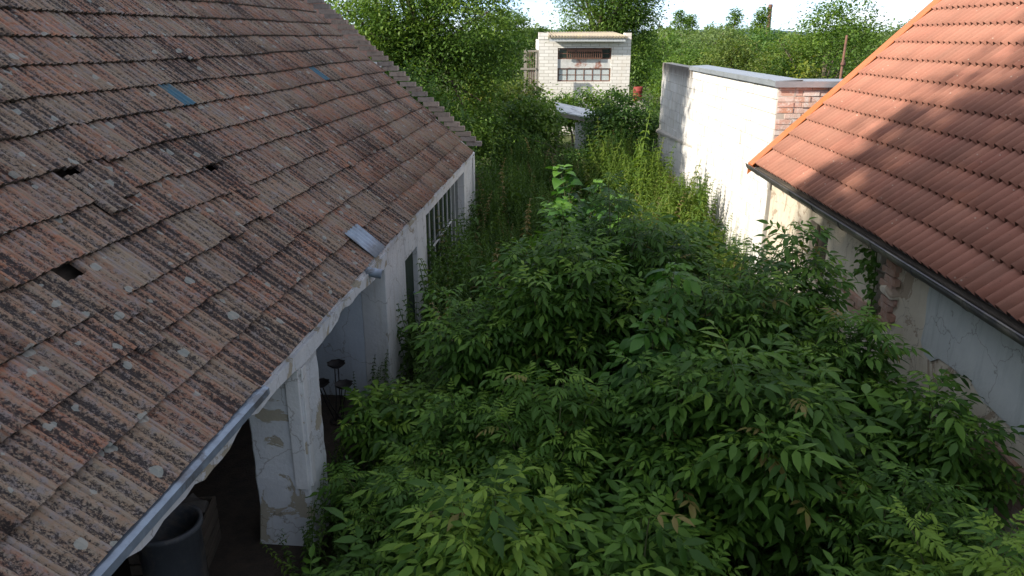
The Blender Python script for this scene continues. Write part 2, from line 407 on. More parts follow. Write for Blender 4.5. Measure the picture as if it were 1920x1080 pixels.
# walls
fpart("yard_wall", M['wash'], (X - .3, X, 8.0, 9.0, 0, 1.86), (X - .3, X, 9.75, 10.4, 0, 1.86), (X - .3, X, 9.0, 9.75, 1.47, 1.86),
      (X - .3, X, 10.4, 14.1, 1.74, 1.86), (X - .3, X, 10.4, 14.1, 0, .25), (X - .3, X, 14.1, A1 - .25, 0, 1.86))
ew = MB()
ew.box(-4.2, X - .3, 8.0, 8.25, 0, 1.9); ew.box(-4.9, -4.2, 8.0, 8.25, 0, 1.30); ew.box(-4.9, -4.2, 8.0, 8.25, 1.62, 1.9); ew.box(-6.2, -4.9, 8.0, 8.25, 0, 1.9)
ew.build("porch_end_wall", M['blue_wash'], farm)
wf = MB()
for q in ((-4.9, -4.2, 8.03, 8.09, 1.30, 1.35), (-4.9, -4.2, 8.03, 8.09, 1.57, 1.62), (-4.9, -4.85, 8.03, 8.09, 1.35, 1.57), (-4.25, -4.2, 8.03, 8.09, 1.35, 1.57)): wf.box(*q)
wfo = wf.build("porch_window", M['board'], farm); fpart("pane", M['glass'], (-4.85, -4.25, 8.06, 8.07, 1.35, 1.57), parent=wfo, bevel=0)
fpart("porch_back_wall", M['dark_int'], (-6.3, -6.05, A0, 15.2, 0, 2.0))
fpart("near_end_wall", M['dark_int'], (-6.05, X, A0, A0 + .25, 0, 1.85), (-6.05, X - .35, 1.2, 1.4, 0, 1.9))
fpart("back_wall", M['wash'], (-2 * RH - X - .3, -2 * RH - X, A0, 15.2, 0, 1.85))
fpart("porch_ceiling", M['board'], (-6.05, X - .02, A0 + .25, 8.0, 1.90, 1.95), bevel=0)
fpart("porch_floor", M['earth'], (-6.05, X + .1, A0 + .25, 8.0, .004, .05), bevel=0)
# lintel beam with a ragged, broken lower edge
poly = [(A0, 1.88), (8.0, 1.88)]; low = []
a = 8.0
while a > A0:
    z = 1.765 + .02 * math.sin(a * 3.1) + random.uniform(-.012, .012)
    for ca, wd in ((3.3, .22), (2.6, .3), (4.15, .14), (6.25, .12)):
        if abs(a - ca) < wd: z += .035
    if 5.2 < a < 5.75: z = 1.74
    low.append((a, z)); a -= .11
bmn = MB()
for i in range(len(low) - 1):
    a1, z1 = low[i]; a0, z0 = low[i + 1]
    bmn.add([(X + .05, a0, z0), (X + .05, a1, z1), (X + .05, a1, 1.88), (X + .05, a0, 1.88), (X - .3, a0, 1.74), (X - .3, a1, 1.74), (X - .3, a1, 1.88), (X - .3, a0, 1.88)],
            [(0, 1, 2, 3), (4, 7, 6, 5), (0, 4, 5, 1), (3, 2, 6, 7)])
bmn.build("lintel_beam", M['wash_old'], farm)
fpart("beam_core", M['board'], (X - .28, X + .02, A0, 7.99, 1.78, 1.865), bevel=0)
# pillar, with a plaster skin that has flaked
pl = MB()
pts = []
for z in np.linspace(0, 1.79, 14):
    fl = .03 * max(0, .35 - z) / .35 + random.uniform(0, .008)
    pts.append((z, fl))
V = []; Fc = []
for z, fl in pts:
    V += [(X + .01 + fl, 5.22 - fl, z), (X + .01 + fl, 5.64 + fl, z), (X - .45 - fl, 5.64 + fl, z), (X - .45 - fl, 5.22 - fl, z)]
for i in range(len(pts) - 1):
    for j in range(4): Fc.append((4 * i + j, 4 * i + (j + 1) % 4, 4 * i + 4 + (j + 1) % 4, 4 * i + 4 + j))
pl.add(V, Fc); pl.build("pillar", M['wash_old'], farm, bevel=.015)
fpart("corner_render", M['wash'], (X + .012, X + .03, 5.24, 5.33, .62, 1.70), (X - .10, X + .012, 5.185, 5.205, .62, 1.70), bevel=.004)
# door, glazed front, end pier
dr = fpart("door", M['green_paint'], (X - .12, X - .07, 9.0, 9.75, 0, 1.47)); fpart("handle", M['zinc'], (X - .07, X - .03, 9.66, 9.70, .8, .83), parent=dr)
gz = fpart("glazed_front", M['board'], (X - .2, X - .14, 10.4, 14.1, .25, .32), (X - .2, X - .14, 10.4, 14.1, 1.67, 1.74))
for i in range(10):
    a = 10.4 + i * .4055
    fpart("mullion", M['mullion'], (X - .15, X - .115, a, a + .035, .32, 1.67), parent=gz, bevel=.004)
    if i < 9: fpart("pane", M['glass'], (X - .135, X - .128, a + .035, a + .4055, .32, 1.67), parent=gz, bevel=0)
fpart("glazing_rail", M['mullion'], (X - .114, X - .09, 11.3, 13.2, 1.0, 1.03), parent=gz, bevel=.004)
# zinc drip edge, corrugated patch, rain spout
zb = MB(); zz = zl(2.15)
zb.prism([(-2.17, zz + .012), (-2.09, zz + .018), (-2.06, zz + .005), (-2.06, zz - .045), (-2.072, zz - .045), (-2.072, zz - .01), (-2.17, zz - .005)], 1, A0, 4.45)
zb.build("drip_edge", M['zinc'], farm)
zf = MB(); zf.prism([(-2.2, zl(2.2) - .03), (-2.15, zl(2.15) - .02), (-2.15, 1.86), (-2.2, 1.86)], 1, 4.5, A1 - .05); zf.build("eaves_board", M['wash_old'], farm)
cp = MB(); nn = 41; V = []; Fc = []
for i in range(nn):
    a = 7.40 + .44 * i / (nn - 1); dz = .008 * math.sin(i * 2 * math.pi / 8)
    for h in (2.10, 2.40): V.append((-h, a - (h - 2.08) * .1, zl(h) + .108 + dz))
for i in range(nn - 1): Fc.append((2 * i, 2 * i + 2, 2 * i + 3, 2 * i + 1))
o = cp.add(V, Fc).build("corrugated_patch", M['zinc'], farm, smooth=True); o.modifiers.new("s", 'SOLIDIFY').thickness = .004
sp = MB(); sp.tube([(-2.3, 7.2, 1.93), (-2.0, 7.24, 1.86)], .05, 12, False); o = sp.build("rain_spout", M['zinc'], farm, True); o.modifiers.new("s", 'SOLIDIFY').thickness = .004

def lw(x, a, z): return LM @ Vector((x, a, z))
# next building's roof beyond the stepped gable
M['red_tile'] = rough_mat("reddish_old_tile", (.27, .14, .10), (.2, .12, .09), 5, .9, (.13, .10, .08), 3, stretch=(1, 4, 1))
nb = empty("neighbour_barn", lw(-7, 17.6, 0), RZL, "reddish tiled barn roof showing just behind the stepped brick gable", "barn")
b = MB(); b.box(-2.6, 2.0, -1.6, 1.6, 0, 3.6); b.build("wall", M['wash_old'], nb)
b = MB()
for i in range(1, 10):
    q0, q1 = 2.35 - i * .33, 2.35 - (i + 1) * .33 - .05
    z0, z1 = 3.45 + i * .29, 3.45 + (i + 1) * .29 + .03
    b.prism([(q0, z0 + .03), (q1, z1), (q1, z1 - .03), (q0, z0)], 1, -1.8, 1.8)
b.build("roof", M['red_tile'], nb)

# ------------------------------------------------------------------ the house on the right
RZR = -math.atan2(.03923, .99923); RM = Matrix.Rotation(RZR, 4, 'Z')
house = empty("tiled_house", (0, 0, 0), RZR, "house with an orange wave-tile roof and crumbling cream wall beside the yard", "house")
PR = R(44.4); TR_ = math.tan(PR)
def zr_(h): return 2.47 + (h - 3.87) * TR_
B0, B1, RHR = 0.0, 12.52, 7.6
m = Mat("orange_concrete_tile", .8, .25); v = m.coords(); rv = m.rnd()
c = m.ramp(rv, ((0, (.30, .135, .095)), (.5, (.39, .18, .125)), (1, (.35, .15, .105))))
c = m.mix(m.ramp(m.noise(v, 1.2, 7, .7), ((.4, 0), (.7, .6))), c, (.24, .125, .09))
c = m.mix(m.ramp(m.noise(v, 38, 5, .75), ((.6, 0), (.68, .6))), c, (.13, .08, .06))
vo = m.n("TexVoronoi", Scale=9.0); m.L(v, vo.inputs['Vector'])
c = m.mix(m.ramp(vo.outputs['Distance'], ((.05, .75), (.09, 0))), c, (.55, .45, .36)); m.color(c); m.bump(m.noise(v, 60, 4), .25, .005); M['tile_r'] = m.m
hr = MB(); hr.prism([(3.62, zr_(3.62) - .12), (RHR, zr_(RHR) - .12), (RHR, zr_(RHR) - .18), (3.62, zr_(3.62) - .18)], 1, B0, B1 - .01)
hr.prism([(RHR, zr_(RHR)), (2 * RHR - 3.6, zr_(3.6)), (2 * RHR - 3.6, zr_(3.6) - .15), (RHR, zr_(RHR) - .15)], 1, B0, B1)
hroof = hr.build("roof", M['board'], house)
W2, G2, L2 = .30, .34, .41; n = 17
tv = []; tf = []
pw = [W2 * i / (n - 1) for i in range(n)]
def wv(i):
    q = math.sin(2 * math.pi * 2 * i / (n - 1) - .6); return .029 * (q + .25 * q * abs(q))
for y, dz in ((0, .05), (L2, 0)): tv += [(pw[i], y, wv(i) + dz) for i in range(n)]
tv += [(pw[i], .006, wv(i) + .05 - .036) for i in range(n)]
for i in range(n - 1): tf.append((i, i + 1, n + i + 1, n + i)); tf.append((2 * n + i, 2 * n + i + 1, i + 1, i))
tile2 = mesh("roof_tile", tv, tf, M['tile_r'], True)
tile2.materials.append(rough_mat("shaded_dirty_tile_butt", (.07, .04, .03), (.12, .06, .04), 20, .95)); tile2.polygons.foreach_set("material_index", np.array([i % 2 for i in range(len(tf))], dtype=np.int32))  # butt faces carry dirt and the shade under each course as one dark colour
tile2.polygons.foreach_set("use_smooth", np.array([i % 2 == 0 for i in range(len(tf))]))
upR = Vector((math.cos(PR), 0, math.sin(PR))); nrR = Vector((-math.sin(PR), 0, math.cos(PR))); acR = Vector((0, -1, 0))
tiles = []
for k in range(int((RHR - 3.57) / math.cos(PR) / G2)):
    for j in range(int((B1 - B0) / W2)):
        a = B1 - .02 - j * W2; s = k * G2 + random.uniform(-.005, .005)
        o = Vector((3.57 + s * math.cos(PR), a, zr_(3.57) + s * math.sin(PR))) + nrR * random.uniform(.0, .006)
        rot = random.uniform(-.006, .006); ac = (acR + upR * rot).normalized(); up = nrR.cross(ac)
        Mx = Matrix(((ac.x, up.x, nrR.x, o.x), (ac.y, up.y, nrR.y, o.y), (ac.z, up.z, nrR.z, o.z), (0, 0, 0, 1)))
        p = project(RM @ (Mx @ Vector((W2 / 2, .17, .03)))); vis = 0
        if p and -30 < p[0] < 1950 and -30 < p[1] < 1110: vis = 1 / p[2]
        tiles.append((vis, Mx, 0))
tiles.sort(key=lambda t: -t[0])
lay_tiles(tiles, tile2, hroof)
M['flash'] = rough_mat("orange_flashing", (.50, .16, .05), (.46, .14, .05), 4, .5, bump=.05, spec=.4)
b = MB()
b.prism([(3.48, zr_(3.48) + .10), (RHR, zr_(RHR) + .10), (RHR, zr_(RHR) + .085), (3.48, zr_(3.48) + .085)], 1, B1 - .05, B1 + .20)
b.prism([(3.48, zr_(3.48) + .10), (RHR, zr_(RHR) + .10), (RHR, zr_(RHR) - .10), (3.48, zr_(3.48) - .10)], 1, B1 + .20, B1 + .215)
b.build("verge_flashing", M['flash'], house)
# gutter with brackets
M['gutter'] = rough_mat("dark_gutter", (.055, .05, .055), (.08, .075, .075), 6, .45, (.16, .145, .12), 2.5, bump=.1, spec=.5)
g = MB(); V = []; Fc = []; na = 9; zg = zr_(3.57) - .015
for yi, a in enumerate((B0, B1 + .22)):
    for i in range(na):
        q = math.pi + math.pi * i / (na - 1); V.append((3.54 + .092 * math.cos(q), a, zg + .092 * math.sin(q)))
for i in range(na - 1): Fc.append((i, i + 1, na + i + 1, na + i))
g.add(V, Fc)
gut = g.build("gutter", M['gutter'], house, True); gut.modifiers.new("s", 'SOLIDIFY').thickness = .006
b = MB(); b.tube([(3.446, B0, zg + .004), (3.446, B1 + .22, zg + .004)], .011, 8); b.build("gutter_bead", M['gutter'], gut, True)
for i in range(14):
    a = B1 - .35 - i * .9
    b = MB()
    for j in range(8):
        q0 = math.pi + math.pi * j / 8; q1 = math.pi + math.pi * (j + 1) / 8
        b.prism([(3.54 + .098 * math.cos(q0), zg + .098 * math.sin(q0)), (3.54 + .098 * math.cos(q1), zg + .098 * math.sin(q1)), (3.54 + .104 * math.cos(q1), zg + .104 * math.sin(q1)), (3.54 + .104 * math.cos(q0), zg + .104 * math.sin(q0))], 1, a, a + .03)
    b.build("bracket", M['gutter'], gut)
b = MB(); b.prism([(3.56, zg - .02), (3.86, zg + .0), (3.86, zg - .02), (3.56, zg - .04)], 1, B0, B1); b.build("soffit_board", M['board'], house)
# wall with its openings
M['cream'] = plaster("cream_plaster", (.66, .60, .49), (.58, .51, .40), (.42, .35, .27), (.40, .32, .24), pthr=.57)
M['panel'] = plaster("blue_grey_render", (.55, .57, .55), (.47, .50, .49), (.33, .36, .35), (.45, .42, .36), pthr=.68)
XH = 3.85; TH = .4
def hbox(b, a0, a1, z0, z1, x0=XH, x1=XH + TH): b.box(x0, x1, a0, a1, z0, z1)
b = MB()
hbox(b, 10.55, B1, 0, 2.12); hbox(b, 9.85, 10.55, 0, 1.0); hbox(b, 9.85, 10.55, 1.72, 2.12); hbox(b, 8.30, 9.85, 0, 2.12)
hbox(b, 8.0, 8.30, 0, 1.15); hbox(b, 8.0, 8.30, 1.95, 2.12); hbox(b, B0, 8.0, 0, 2.12)
hw_ = b.build("yard_wall", M['cream'], house, bevel=.012)
b = MB(); b.box(XH + TH, 2 * RHR - 4, B1 - .4, B1 - .02, 0, 2.1); b.prism([(XH, 2.12), (RHR, zr_(RHR) - .3), (2 * RHR - 4, 2.12)], 1, B1 - .35, B1 - .05); b.build("gable_wall", M['cream'], house)
b = MB(); b.box(2 * RHR - 4.3, 2 * RHR - 4, B0, B1 - .4, 0, 2.12); b.box(XH + TH, 2 * RHR - 4.3, B0, B0 + .3, 0, 2.12); b.build("rear_wall", M['cream'], house)
# boarded window
wd = MB()
for q in ((9.85, 9.91, 1.0, 1.72), (10.49, 10.55, 1.0, 1.72), (9.91, 10.49, 1.0, 1.05), (9.91, 10.49, 1.67, 1.72)): wd.box(XH + .10, XH + .16, *q)
wd = wd.build("window_frame", M['board'], house)
for i in range(4):
    b = MB(); b.box(XH + .12, XH + .14, 9.915 + i * .143, 9.915 + i * .143 + .135, 1.05, 1.67); b.build("board", M['board'], wd)
b = MB(); b.box(XH + .25, XH + .3, 8.0, 8.30, 1.15, 1.95); b.build("niche_back", M['dark_int'], house)
# blue-grey render panel with a torn edge
b = MB(); low = []; a = B0 + .1
poly = []
while a < 7.05: poly.append((a, 1.24 + .06 * math.sin(a * 4.2) + random.uniform(-.03, .03))); a += .13
poly += [(7.10, 1.3), (7.08, 1.5), (7.13, 1.75), (7.09, 2.11), (B0 + .1, 2.11)]
b.prism(poly, 0, XH - .018, XH + .001); b.build("render_panel", M['panel'], house)
# bricks laid bare round the niche and under the panel
bb = MB().box(-.03, .03, -.135, .135, -.034, .034); bme = mesh("brick", bb.v, bb.f, M['brick'])
for k in range(16):
    for j in range(9):
        z = .06 + k * .078; a = 7.9 - j * .285 + (k % 2) * .14 - .9
        keep = z < .95 and math.sin(a * 2.1 + k * .3) > .2
        if not keep: continue
        o = link("brick", bme, hw_, (XH - .008 + random.uniform(-.008, .01), a, z)); o.rotation_euler = (random.uniform(-.03, .03), 0, random.uniform(-.03, .03))
for a, z in [(7.86, 1.86), (7.92, 1.78), (7.84, 1.70), (7.94, 1.62), (7.86, 1.46), (7.92, 1.38), (7.84, 1.30), (7.9, 1.22), (8.42, 1.2), (8.5, 1.12), (8.7, 1.2), (8.78, 1.12), (8.99, 1.2), (8.4, 1.04), (8.68, 1.04)]:
    o = link("brick", bme, hw_, (XH - .012 + random.uniform(-.03, .01), a, z)); o.rotation_euler = (random.uniform(-.06, .06), random.uniform(-.05, .05), random.uniform(-.08, .08))
b = MB(); b.prism([(7.72, 1.50), (7.98, 1.52), (8.03, 1.58), (7.9, 1.62), (7.7, 1.58)], 0, XH - .09, XH + .1); b.build("loose_plaster", M['cream'], house, bevel=.02)
b = MB(); b.box(XH - .05, XH + .05, 8.0, 9.2, 1.965, 2.03); b.build("lintel_board", M['board'], house)

# ------------------------------------------------------------------ white block wall behind the house
p0 = Vector((4.42, 12.80, 0)); p1 = Vector((4.59, 23.7, 0)); dv = p1 - p0
RZB = -math.atan2(dv.x, dv.y); LB = dv.length
bw = empty("block_wall", p0, RZB, "tall whitewashed block wall with grey metal coping standing beyond the orange roof", "wall")
m = Mat("whitewashed_block", .92, .15); v = m.coords(); rv = m.rnd()
c = m.ramp(rv, ((0, (.70, .68, .64)), (.5, (.65, .635, .60)), (1, (.73, .715, .685))))
c = m.mix(m.ramp(m.noise(m.coords(scale=(4, 4, .5)), 1.5, 6, .7), ((.5, 0), (.72, .75))), c, (.43, .375, .28))
c = m.mix(m.ramp(m.noise(v, 7, 7, .75), ((.56, 0), (.66, .6))), c, (.36, .31, .26))
# dirt washed down from the uncapped far end of the wall
sx = m.n("SeparateXYZ", Vector=m.coords(bw)); dn = m.noise(m.coords(bw, scale=(1, 6, .8)), 1.2, 6, .7)
df = m.math('MULTIPLY', m.math('MULTIPLY', m.math('GREATER_THAN', sx.outputs[1], 6.6), m.ramp(sx.outputs[2], ((0, 0), (1, 1)))), 1.0)
hz = m.math('ADD', m.math('MULTIPLY', m.math('SUBTRACT', sx.outputs[2], 2.95), 1.6), m.math('SUBTRACT', dn, .5))
df = m.math('MULTIPLY', df, m.ramp(hz, ((.0, 0), (.6, .9))))
c = m.mix(df, c, (.13, .11, .09)); m.color(c); m.bump(m.noise(v, 30, 6), .5, .01); M['block'] = m.m
M['mortar'] = rough_mat("white_mortar", (.50, .47, .42), (.40, .37, .32), 8, .95)
b = MB(); b.box(.012, .30, 0, LB, 0, 3.44); core = b.build("mortar_core", M['mortar'], bw)
BLK, RWH = .545, .246
blk = {}
for k in range(14):
    a = -(k % 2) * BLK / 2
    while a < LB - .02:
        a0, a1 = max(a, 0), min(a + BLK, LB)
        if a1 - a0 > .1:
            key = round(a1 - a0, 2)
            if key not in blk:
                q = MB().box(0, .05, 0, a1 - a0 - .014, 0, RWH - .014); blk[key] = mesh("block", q.v, q.f, M['block'])
            o = link("block", blk[key], bw, (random.uniform(-.012, .008), a0 + .006, k * RWH + .006)); o.rotation_euler = (0, random.uniform(-.01, .01), random.uniform(-.004, .004))
        a += BLK
b = MB(); b.add([(.01, 5.0, 1.60), (-.09, LB, 1.36), (-.09, LB, 1.42), (.01, 5.0, 1.64), (.02, 5, 1.58), (.02, LB, 1.30), (.02, LB, 1.50), (.02, 5, 1.68)],
             [(0, 1, 2, 3), (4, 5, 1, 0), (3, 2, 6, 7), (1, 5, 6, 2)]); b.build("ledge", M['mortar'], bw)
M['coping'] = rough_mat("grey_coping_sheet", (.40, .43, .46), (.33, .36, .39), 3, .45, bump=.05, metal=.5, spec=.5)
for i in range(6):
    b = MB(); a0 = -.05 + i * 1.13; dz = random.uniform(0, .012)
    b.prism([(-.07, 3.40 + dz), (-.06, 3.40 + dz), (-.06, 3.485 + dz), (.37, 3.505 + dz), (.37, 3.42), (.38, 3.42), (.38, 3.515 + dz), (-.07, 3.495 + dz)], 1, a0, a0 + 1.15)
    b.build("coping_sheet", M['coping'], bw)
# brick return facing the camera
b = MB(); b.box(.02, 3.6, .012, .28, 0, 3.44); b.build("return_core", M['mortar'], bw)
bb = MB().box(0, .262, 0, .05, 0, .078); bme = mesh("brick", bb.v, bb.f, None)
m = Mat("limewashed_brick", .93, .15); v = m.coords(); rv = m.rnd()
c = m.ramp(rv, ((0, (.55, .33, .26)), (.3, (.62, .45, .38)), (.6, (.68, .57, .51)), (.8, (.50, .25, .16)), (1, (.72, .64, .58))))
c = m.mix(m.ramp(m.noise(v, 11, 6, .7), ((.48, 0), (.62, .75))), c, (.70, .66, .62)); m.color(c); m.bump(m.noise(v, 45, 5), .6); bme.materials.append(m.m)
for k in range(16):
    for j in range(9):
        o = link("brick", bme, bw, (.015 + j * .274 - (k % 2) * .137 * (1 if j else 0) + random.uniform(-.004, .004), -.005 + random.uniform(-.01, .008), 3.35 - k * .092))
        o.rotation_euler = (random.uniform(-.02, .02), random.uniform(-.015, .015), random.uniform(-.02, .02))
b = MB(); b.prism([(-.07, 3.40), (-.06, 3.40), (-.06, 3.487), (.34, 3.507), (.34, 3.517), (-.07, 3.497)], 0, -.08, 3.6); b.build("coping_sheet", M['coping'], bw)
# bent iron rod on the wall's far end
rod = MB(); q = [(-.02, LB - .9, .55), (-.25, LB - .85, .85), (-.3, LB - .75, .98), (-.15, LB - .7, 1.0), (-.02, LB - .72, .85)]
rod.tube(q, .018, 6); rod.build("iron_hook", M['gutter'], bw)

# ------------------------------------------------------------------ far shed, lean-to and small things at the back
SY = 34.0
def atp(x, y, Y=SY): return at_depth(x, y, Y)
sA, sB = atp(1010, 70).x, atp(1184, 70).x; sh_top = atp(1010, 66).z
shed = empty("brick_shed", ((sA + sB) / 2, SY, 0), 0, "white brick shed with rusty barred window and corrugated roof at the yard's end", "shed")
SW = (sB - sA) / 2
m = Mat("white_brickwork", .9, .2); v = m.coords()
br = m.n("TexBrick", Scale=1.0); br.inputs['Brick Width'].default_value = .40; br.inputs['Row Height'].default_value = .14; br.inputs['Mortar Size'].default_value = .012
br.inputs['Color1'].default_value = (.78, .76, .71, 1); br.inputs['Color2'].default_value = (.68, .66, .61, 1); br.inputs['Mortar'].default_value = (.46, .43, .38, 1)
m.L(m.coords(rot=(math.pi / 2, 0, 0)), br.inputs['Vector'])
c = m.mix(m.ramp(m.noise(v, .9, 6, .7), ((.5, 0), (.75, .5))), br.outputs['Color'], (.58, .48, .36)); m.color(c)
m.bump(br.outputs['Fac'], -.6, .02); M['wbrick'] = m.m
wx0, wx1 = atp(1046, 90).x - shed.location.x, atp(1147, 90).x - shed.location.x
zt, zm1, zm0, zb_ = atp(1046, 90).z, atp(1046, 111).z, atp(1046, 128).z, atp(1046, 153).z
zc = atp(1010, 74).z
b = MB(); b.box(-SW, wx0, 0, .3, 0, zc); b.box(wx1, SW, 0, .3, 0, zc); b.box(wx0, wx1, 0, .3, 0, zb_); b.box(wx0, wx1, 0, .3, zt, zc); b.build("front_wall", M['wbrick'], shed)
b = MB(); b.box(-SW, -SW + .3, .3, 4, 0, zc); b.box(SW - .3, SW, .3, 4, 0, zc); b.box(-SW + .3, SW - .3, 3.7, 4, 0, zc); b.build("side_walls", M['wbrick'], shed)
b = MB(); b.box(-SW, -SW + .42, -.02, .5, zc, sh_top + .12); b.build("corner_pier", M['wbrick'], shed); b = MB(); b.box(SW - .28, SW, -.02, .5, zc, sh_top + .1); b.build("corner_pier", M['wbrick'], shed)
M['asbestos'] = rough_mat("weathered_corrugated_sheet", (.38, .33, .26), (.28, .24, .19), 3, .95, (.42, .36, .22), 2, bump=.4)
V = []; Fc = []; nn = 8 * 26
for i in range(nn + 1):
    x = -SW + .4 + (2 * SW - .65) * i / nn; dz = .06 * math.sin(i * 2 * math.pi / 8)
    V += [(x, -.45, zc + .12 + dz), (x, 4.1, zc + .30 + dz)]
for i in range(nn): Fc.append((2 * i, 2 * i + 2, 2 * i + 3, 2 * i + 1))
o = link("corrugated_roof", mesh("corrugated_roof", V, Fc, M['asbestos'], True), shed); o.modifiers.new("s", 'SOLIDIFY').thickness = .03
b = MB(); b.box(-SW + .45, SW - .3, -.40, -.32, zc - .08, zc + .06); b.build("fascia_board", M['mullion'], shed)
M['rust'] = rough_mat("rusty_iron", (.15, .075, .05), (.2, .11, .08), 14, .9, (.09, .055, .045), 5)
M['sill'] = rough_mat("flaking_white_board", (.60, .60, .58), (.48, .48, .46), 6, .85, (.30, .13, .09), 1.7)
b = MB(); b.box(wx0, wx1, .06, .12, zm0, zm1); b.build("apron_board", M['sill'], shed)
for (z0, z1, nm) in ((zm1, zt, "upper_window"), (zb_, zm0, "lower_window")):
    b = MB(); t = .05
    b.box(wx0, wx1, .08, .14, z0, z0 + t); b.box(wx0, wx1, .08, .14, z1 - t, z1); b.box(wx0, wx0 + t, .08, .14, z0 + t, z1 - t); b.box(wx1 - t, wx1, .08, .14, z0 + t, z1 - t)
    wf = b.build(nm, M['rust'], shed); npn = 6
    for i in range(npn):
        x0 = wx0 + t + (wx1 - wx0 - 2 * t) * i / npn; x1 = wx0 + t + (wx1 - wx0 - 2 * t) * (i + 1) / npn
        if i: q = MB(); q.box(x0 - .02, x0 + .02, .085, .135, z0 + t, z1 - t); q.build("glazing_bar", M['rust'], wf)
        zmid = (z0 + z1) / 2
        for (za, zbb) in ((z0 + t, zmid - .015), (zmid + .015, z1 - t)):
            gm_ = M['glass'] if nm == "upper_window" else M['pale_glass'] if 'pale_glass' in M else None
            if gm_ is None:
                M['pale_glass'] = gm_ = rough_mat("dusty_glass", (.5, .54, .54), (.4, .44, .44), 4, .25, bump=.02, spec=.5)
            q = MB(); q.box(x0 + .02, x1 - .02, .10, .106, za, zbb); q.build("pane", gm_, wf)
    q = MB(); q.box(wx0 + t, wx1 - t, .09, .13, zmid - .015, zmid + .015); q.build("glazing_bar", M['rust'], wf)
cx0, cx1 = wx0 + .42, wx1 - .42; cg_ = MB(); cg_.box(cx0, cx1, -.06, -.02, zt - .15, zt - .06); cg_.box(cx0, cx1, -.06, -.02, zm1 + .02, zm1 + .06)
cg_ = cg_.build("iron_grille", M['rust'], shed)
for i in range(17):
    x = cx0 + (cx1 - cx0) * i / 16; q = MB(); q.box(x - .012, x + .012, -.055, -.03, zm1 + .06, zt - .15); q.build("bar", M['rust'], cg_)
# weathered frame gate left of the shed
gt = empty("frame_gate", (atp(985, 100, 33).x, 33, 0), 0, "weathered grey timber cage gate against the shed's left side", "gate")
gx = atp(1008, 100, 33).x - gt.location.x; z3, z2, z1 = atp(985, 94, 33).z, atp(985, 129, 33).z, atp(985, 172, 33).z
M['grey_wood'] = rough_mat("grey_weathered_wood", (.30, .27, .22), (.22, .2, .17), 14, .9, stretch=(1, 1, .2))
for nm, q in (("post", (-.06, .06, -.05, .05, 0, z3)), ("post", (gx - .05, gx + .05, -.04, .04, 0, z3)), ("top_rail", (.06, gx - .05, -.03, .03, z3 - .08, z3)), ("middle_rail", (-.2, gx - .05, -.08, -.05, z2 - .04, z2 + .04)), ("bottom_rail", (-.2, gx - .05, -.08, -.05, z1, z1 + .07)), ("plank", (.12, gx - .08, -.02, .0, z1 - .3, z2 - .05))):
    b = MB(); b.box(*q); b.build(nm, M['grey_wood'], gt)
for i in range(5):
    x = .08 + (gx - .15) * i / 4; b = MB(); b.tube([(x, -.06, z1 - .6), (x, -.06, z3 - .05)], .008, 5); b.build("wire", M['rust'], gt)
# low lean-to with a pale sheet roof, tilted towards the right
LY = 26.0
def lp(x, y, Y=LY): return at_depth(x, y, Y)
a0 = lp(1045, 197); a1 = lp(1112, 214); bl = lp(1046, 208); br_ = lp(1125, 232)
lt = empty("lean_to", (a0.x, LY, 0), 0, "low white lean-to with a sagging pale sheet roof among bushes", "shed")
wdt = 2.0; dzr = -.38
M['pale_sheet'] = rough_mat("pale_grey_sheet", (.70, .71, .71), (.6, .62, .63), 4, .6, (.35, .35, .35), 3, bump=.1)
b = MB(); zz = bl.z
b.add([(0, 0, zz), (wdt, 0, zz + dzr), (wdt, 1.2, zz + dzr + .16), (0, 1.2, zz + .20), (0, 0, zz - .04), (wdt, 0, zz + dzr - .04), (wdt, 1.2, zz + dzr + .12), (0, 1.2, zz + .16)],
      [(0, 1, 2, 3), (7, 6, 5, 4), (0, 4, 5, 1), (1, 5, 6, 2), (2, 6, 7, 3), (3, 7, 4, 0)]); b.build("roof_sheet", M['pale_sheet'], lt)
b = MB(); b.add([(0, -.03, zz - .05), (wdt, -.03, zz + dzr - .05), (wdt, .03, zz + dzr - .05), (0, .03, zz - .05), (0, -.03, zz - .17), (wdt, -.03, zz + dzr - .17), (wdt, .03, zz + dzr - .17), (0, .03, zz - .17)],
      [(0, 1, 2, 3), (7, 6, 5, 4), (0, 4, 5, 1), (1, 5, 6, 2), (2, 6, 7, 3), (3, 7, 4, 0)]); b.build("eaves_beam", M['grey_wood'], lt)
b = MB(); b.box(.65, wdt - .1, .15, .3, 0, zz - .58); b.box(.65, 1.3, .16, .3, zz - .58, zz - .42); b.build("front_wall", M['block'], lt)
b = MB(); b.box(.0, .1, 0.05, .15, 0, zz - .17); b.build("post", M['grey_wood'], lt)
b = MB(); b.box(.0, .12, 1.05, 1.17, 0, zz + .12); b.box(wdt - .12, wdt, 1.05, 1.17, 0, zz + dzr + .08); b.build("rear_posts", M['grey_wood'], lt)
# red barrel beside the shed
rp = at_depth(1196, 175, 33)
M['red'] = rough_mat("faded_red_paint", (.27, .045, .035), (.2, .04, .03), 6, .7)
o = MB().lathe([(0, 0), (.27, 0), (.28, .02), (.27, .3), (.285, .32), (.27, .34), (.27, .62), (.285, .64), (.27, .66), (.28, .9), (.26, .92), (.25, .89), (0, .88)], 20)
rbk = empty("red_barrel_stand", (rp.x, 33, 0), 0, "faded red barrel on blocks right of the white brick shed", "barrel")
bo = o.build("barrel", M['red'], rbk, True); bo.location = (0, 0, rp.z - .3); bo.scale = (.7, .7, .62)
b = MB(); b.box(-.3, .3, -.3, .3, 0, rp.z - .3); b.build("block_plinth", M['mortar'], rbk)
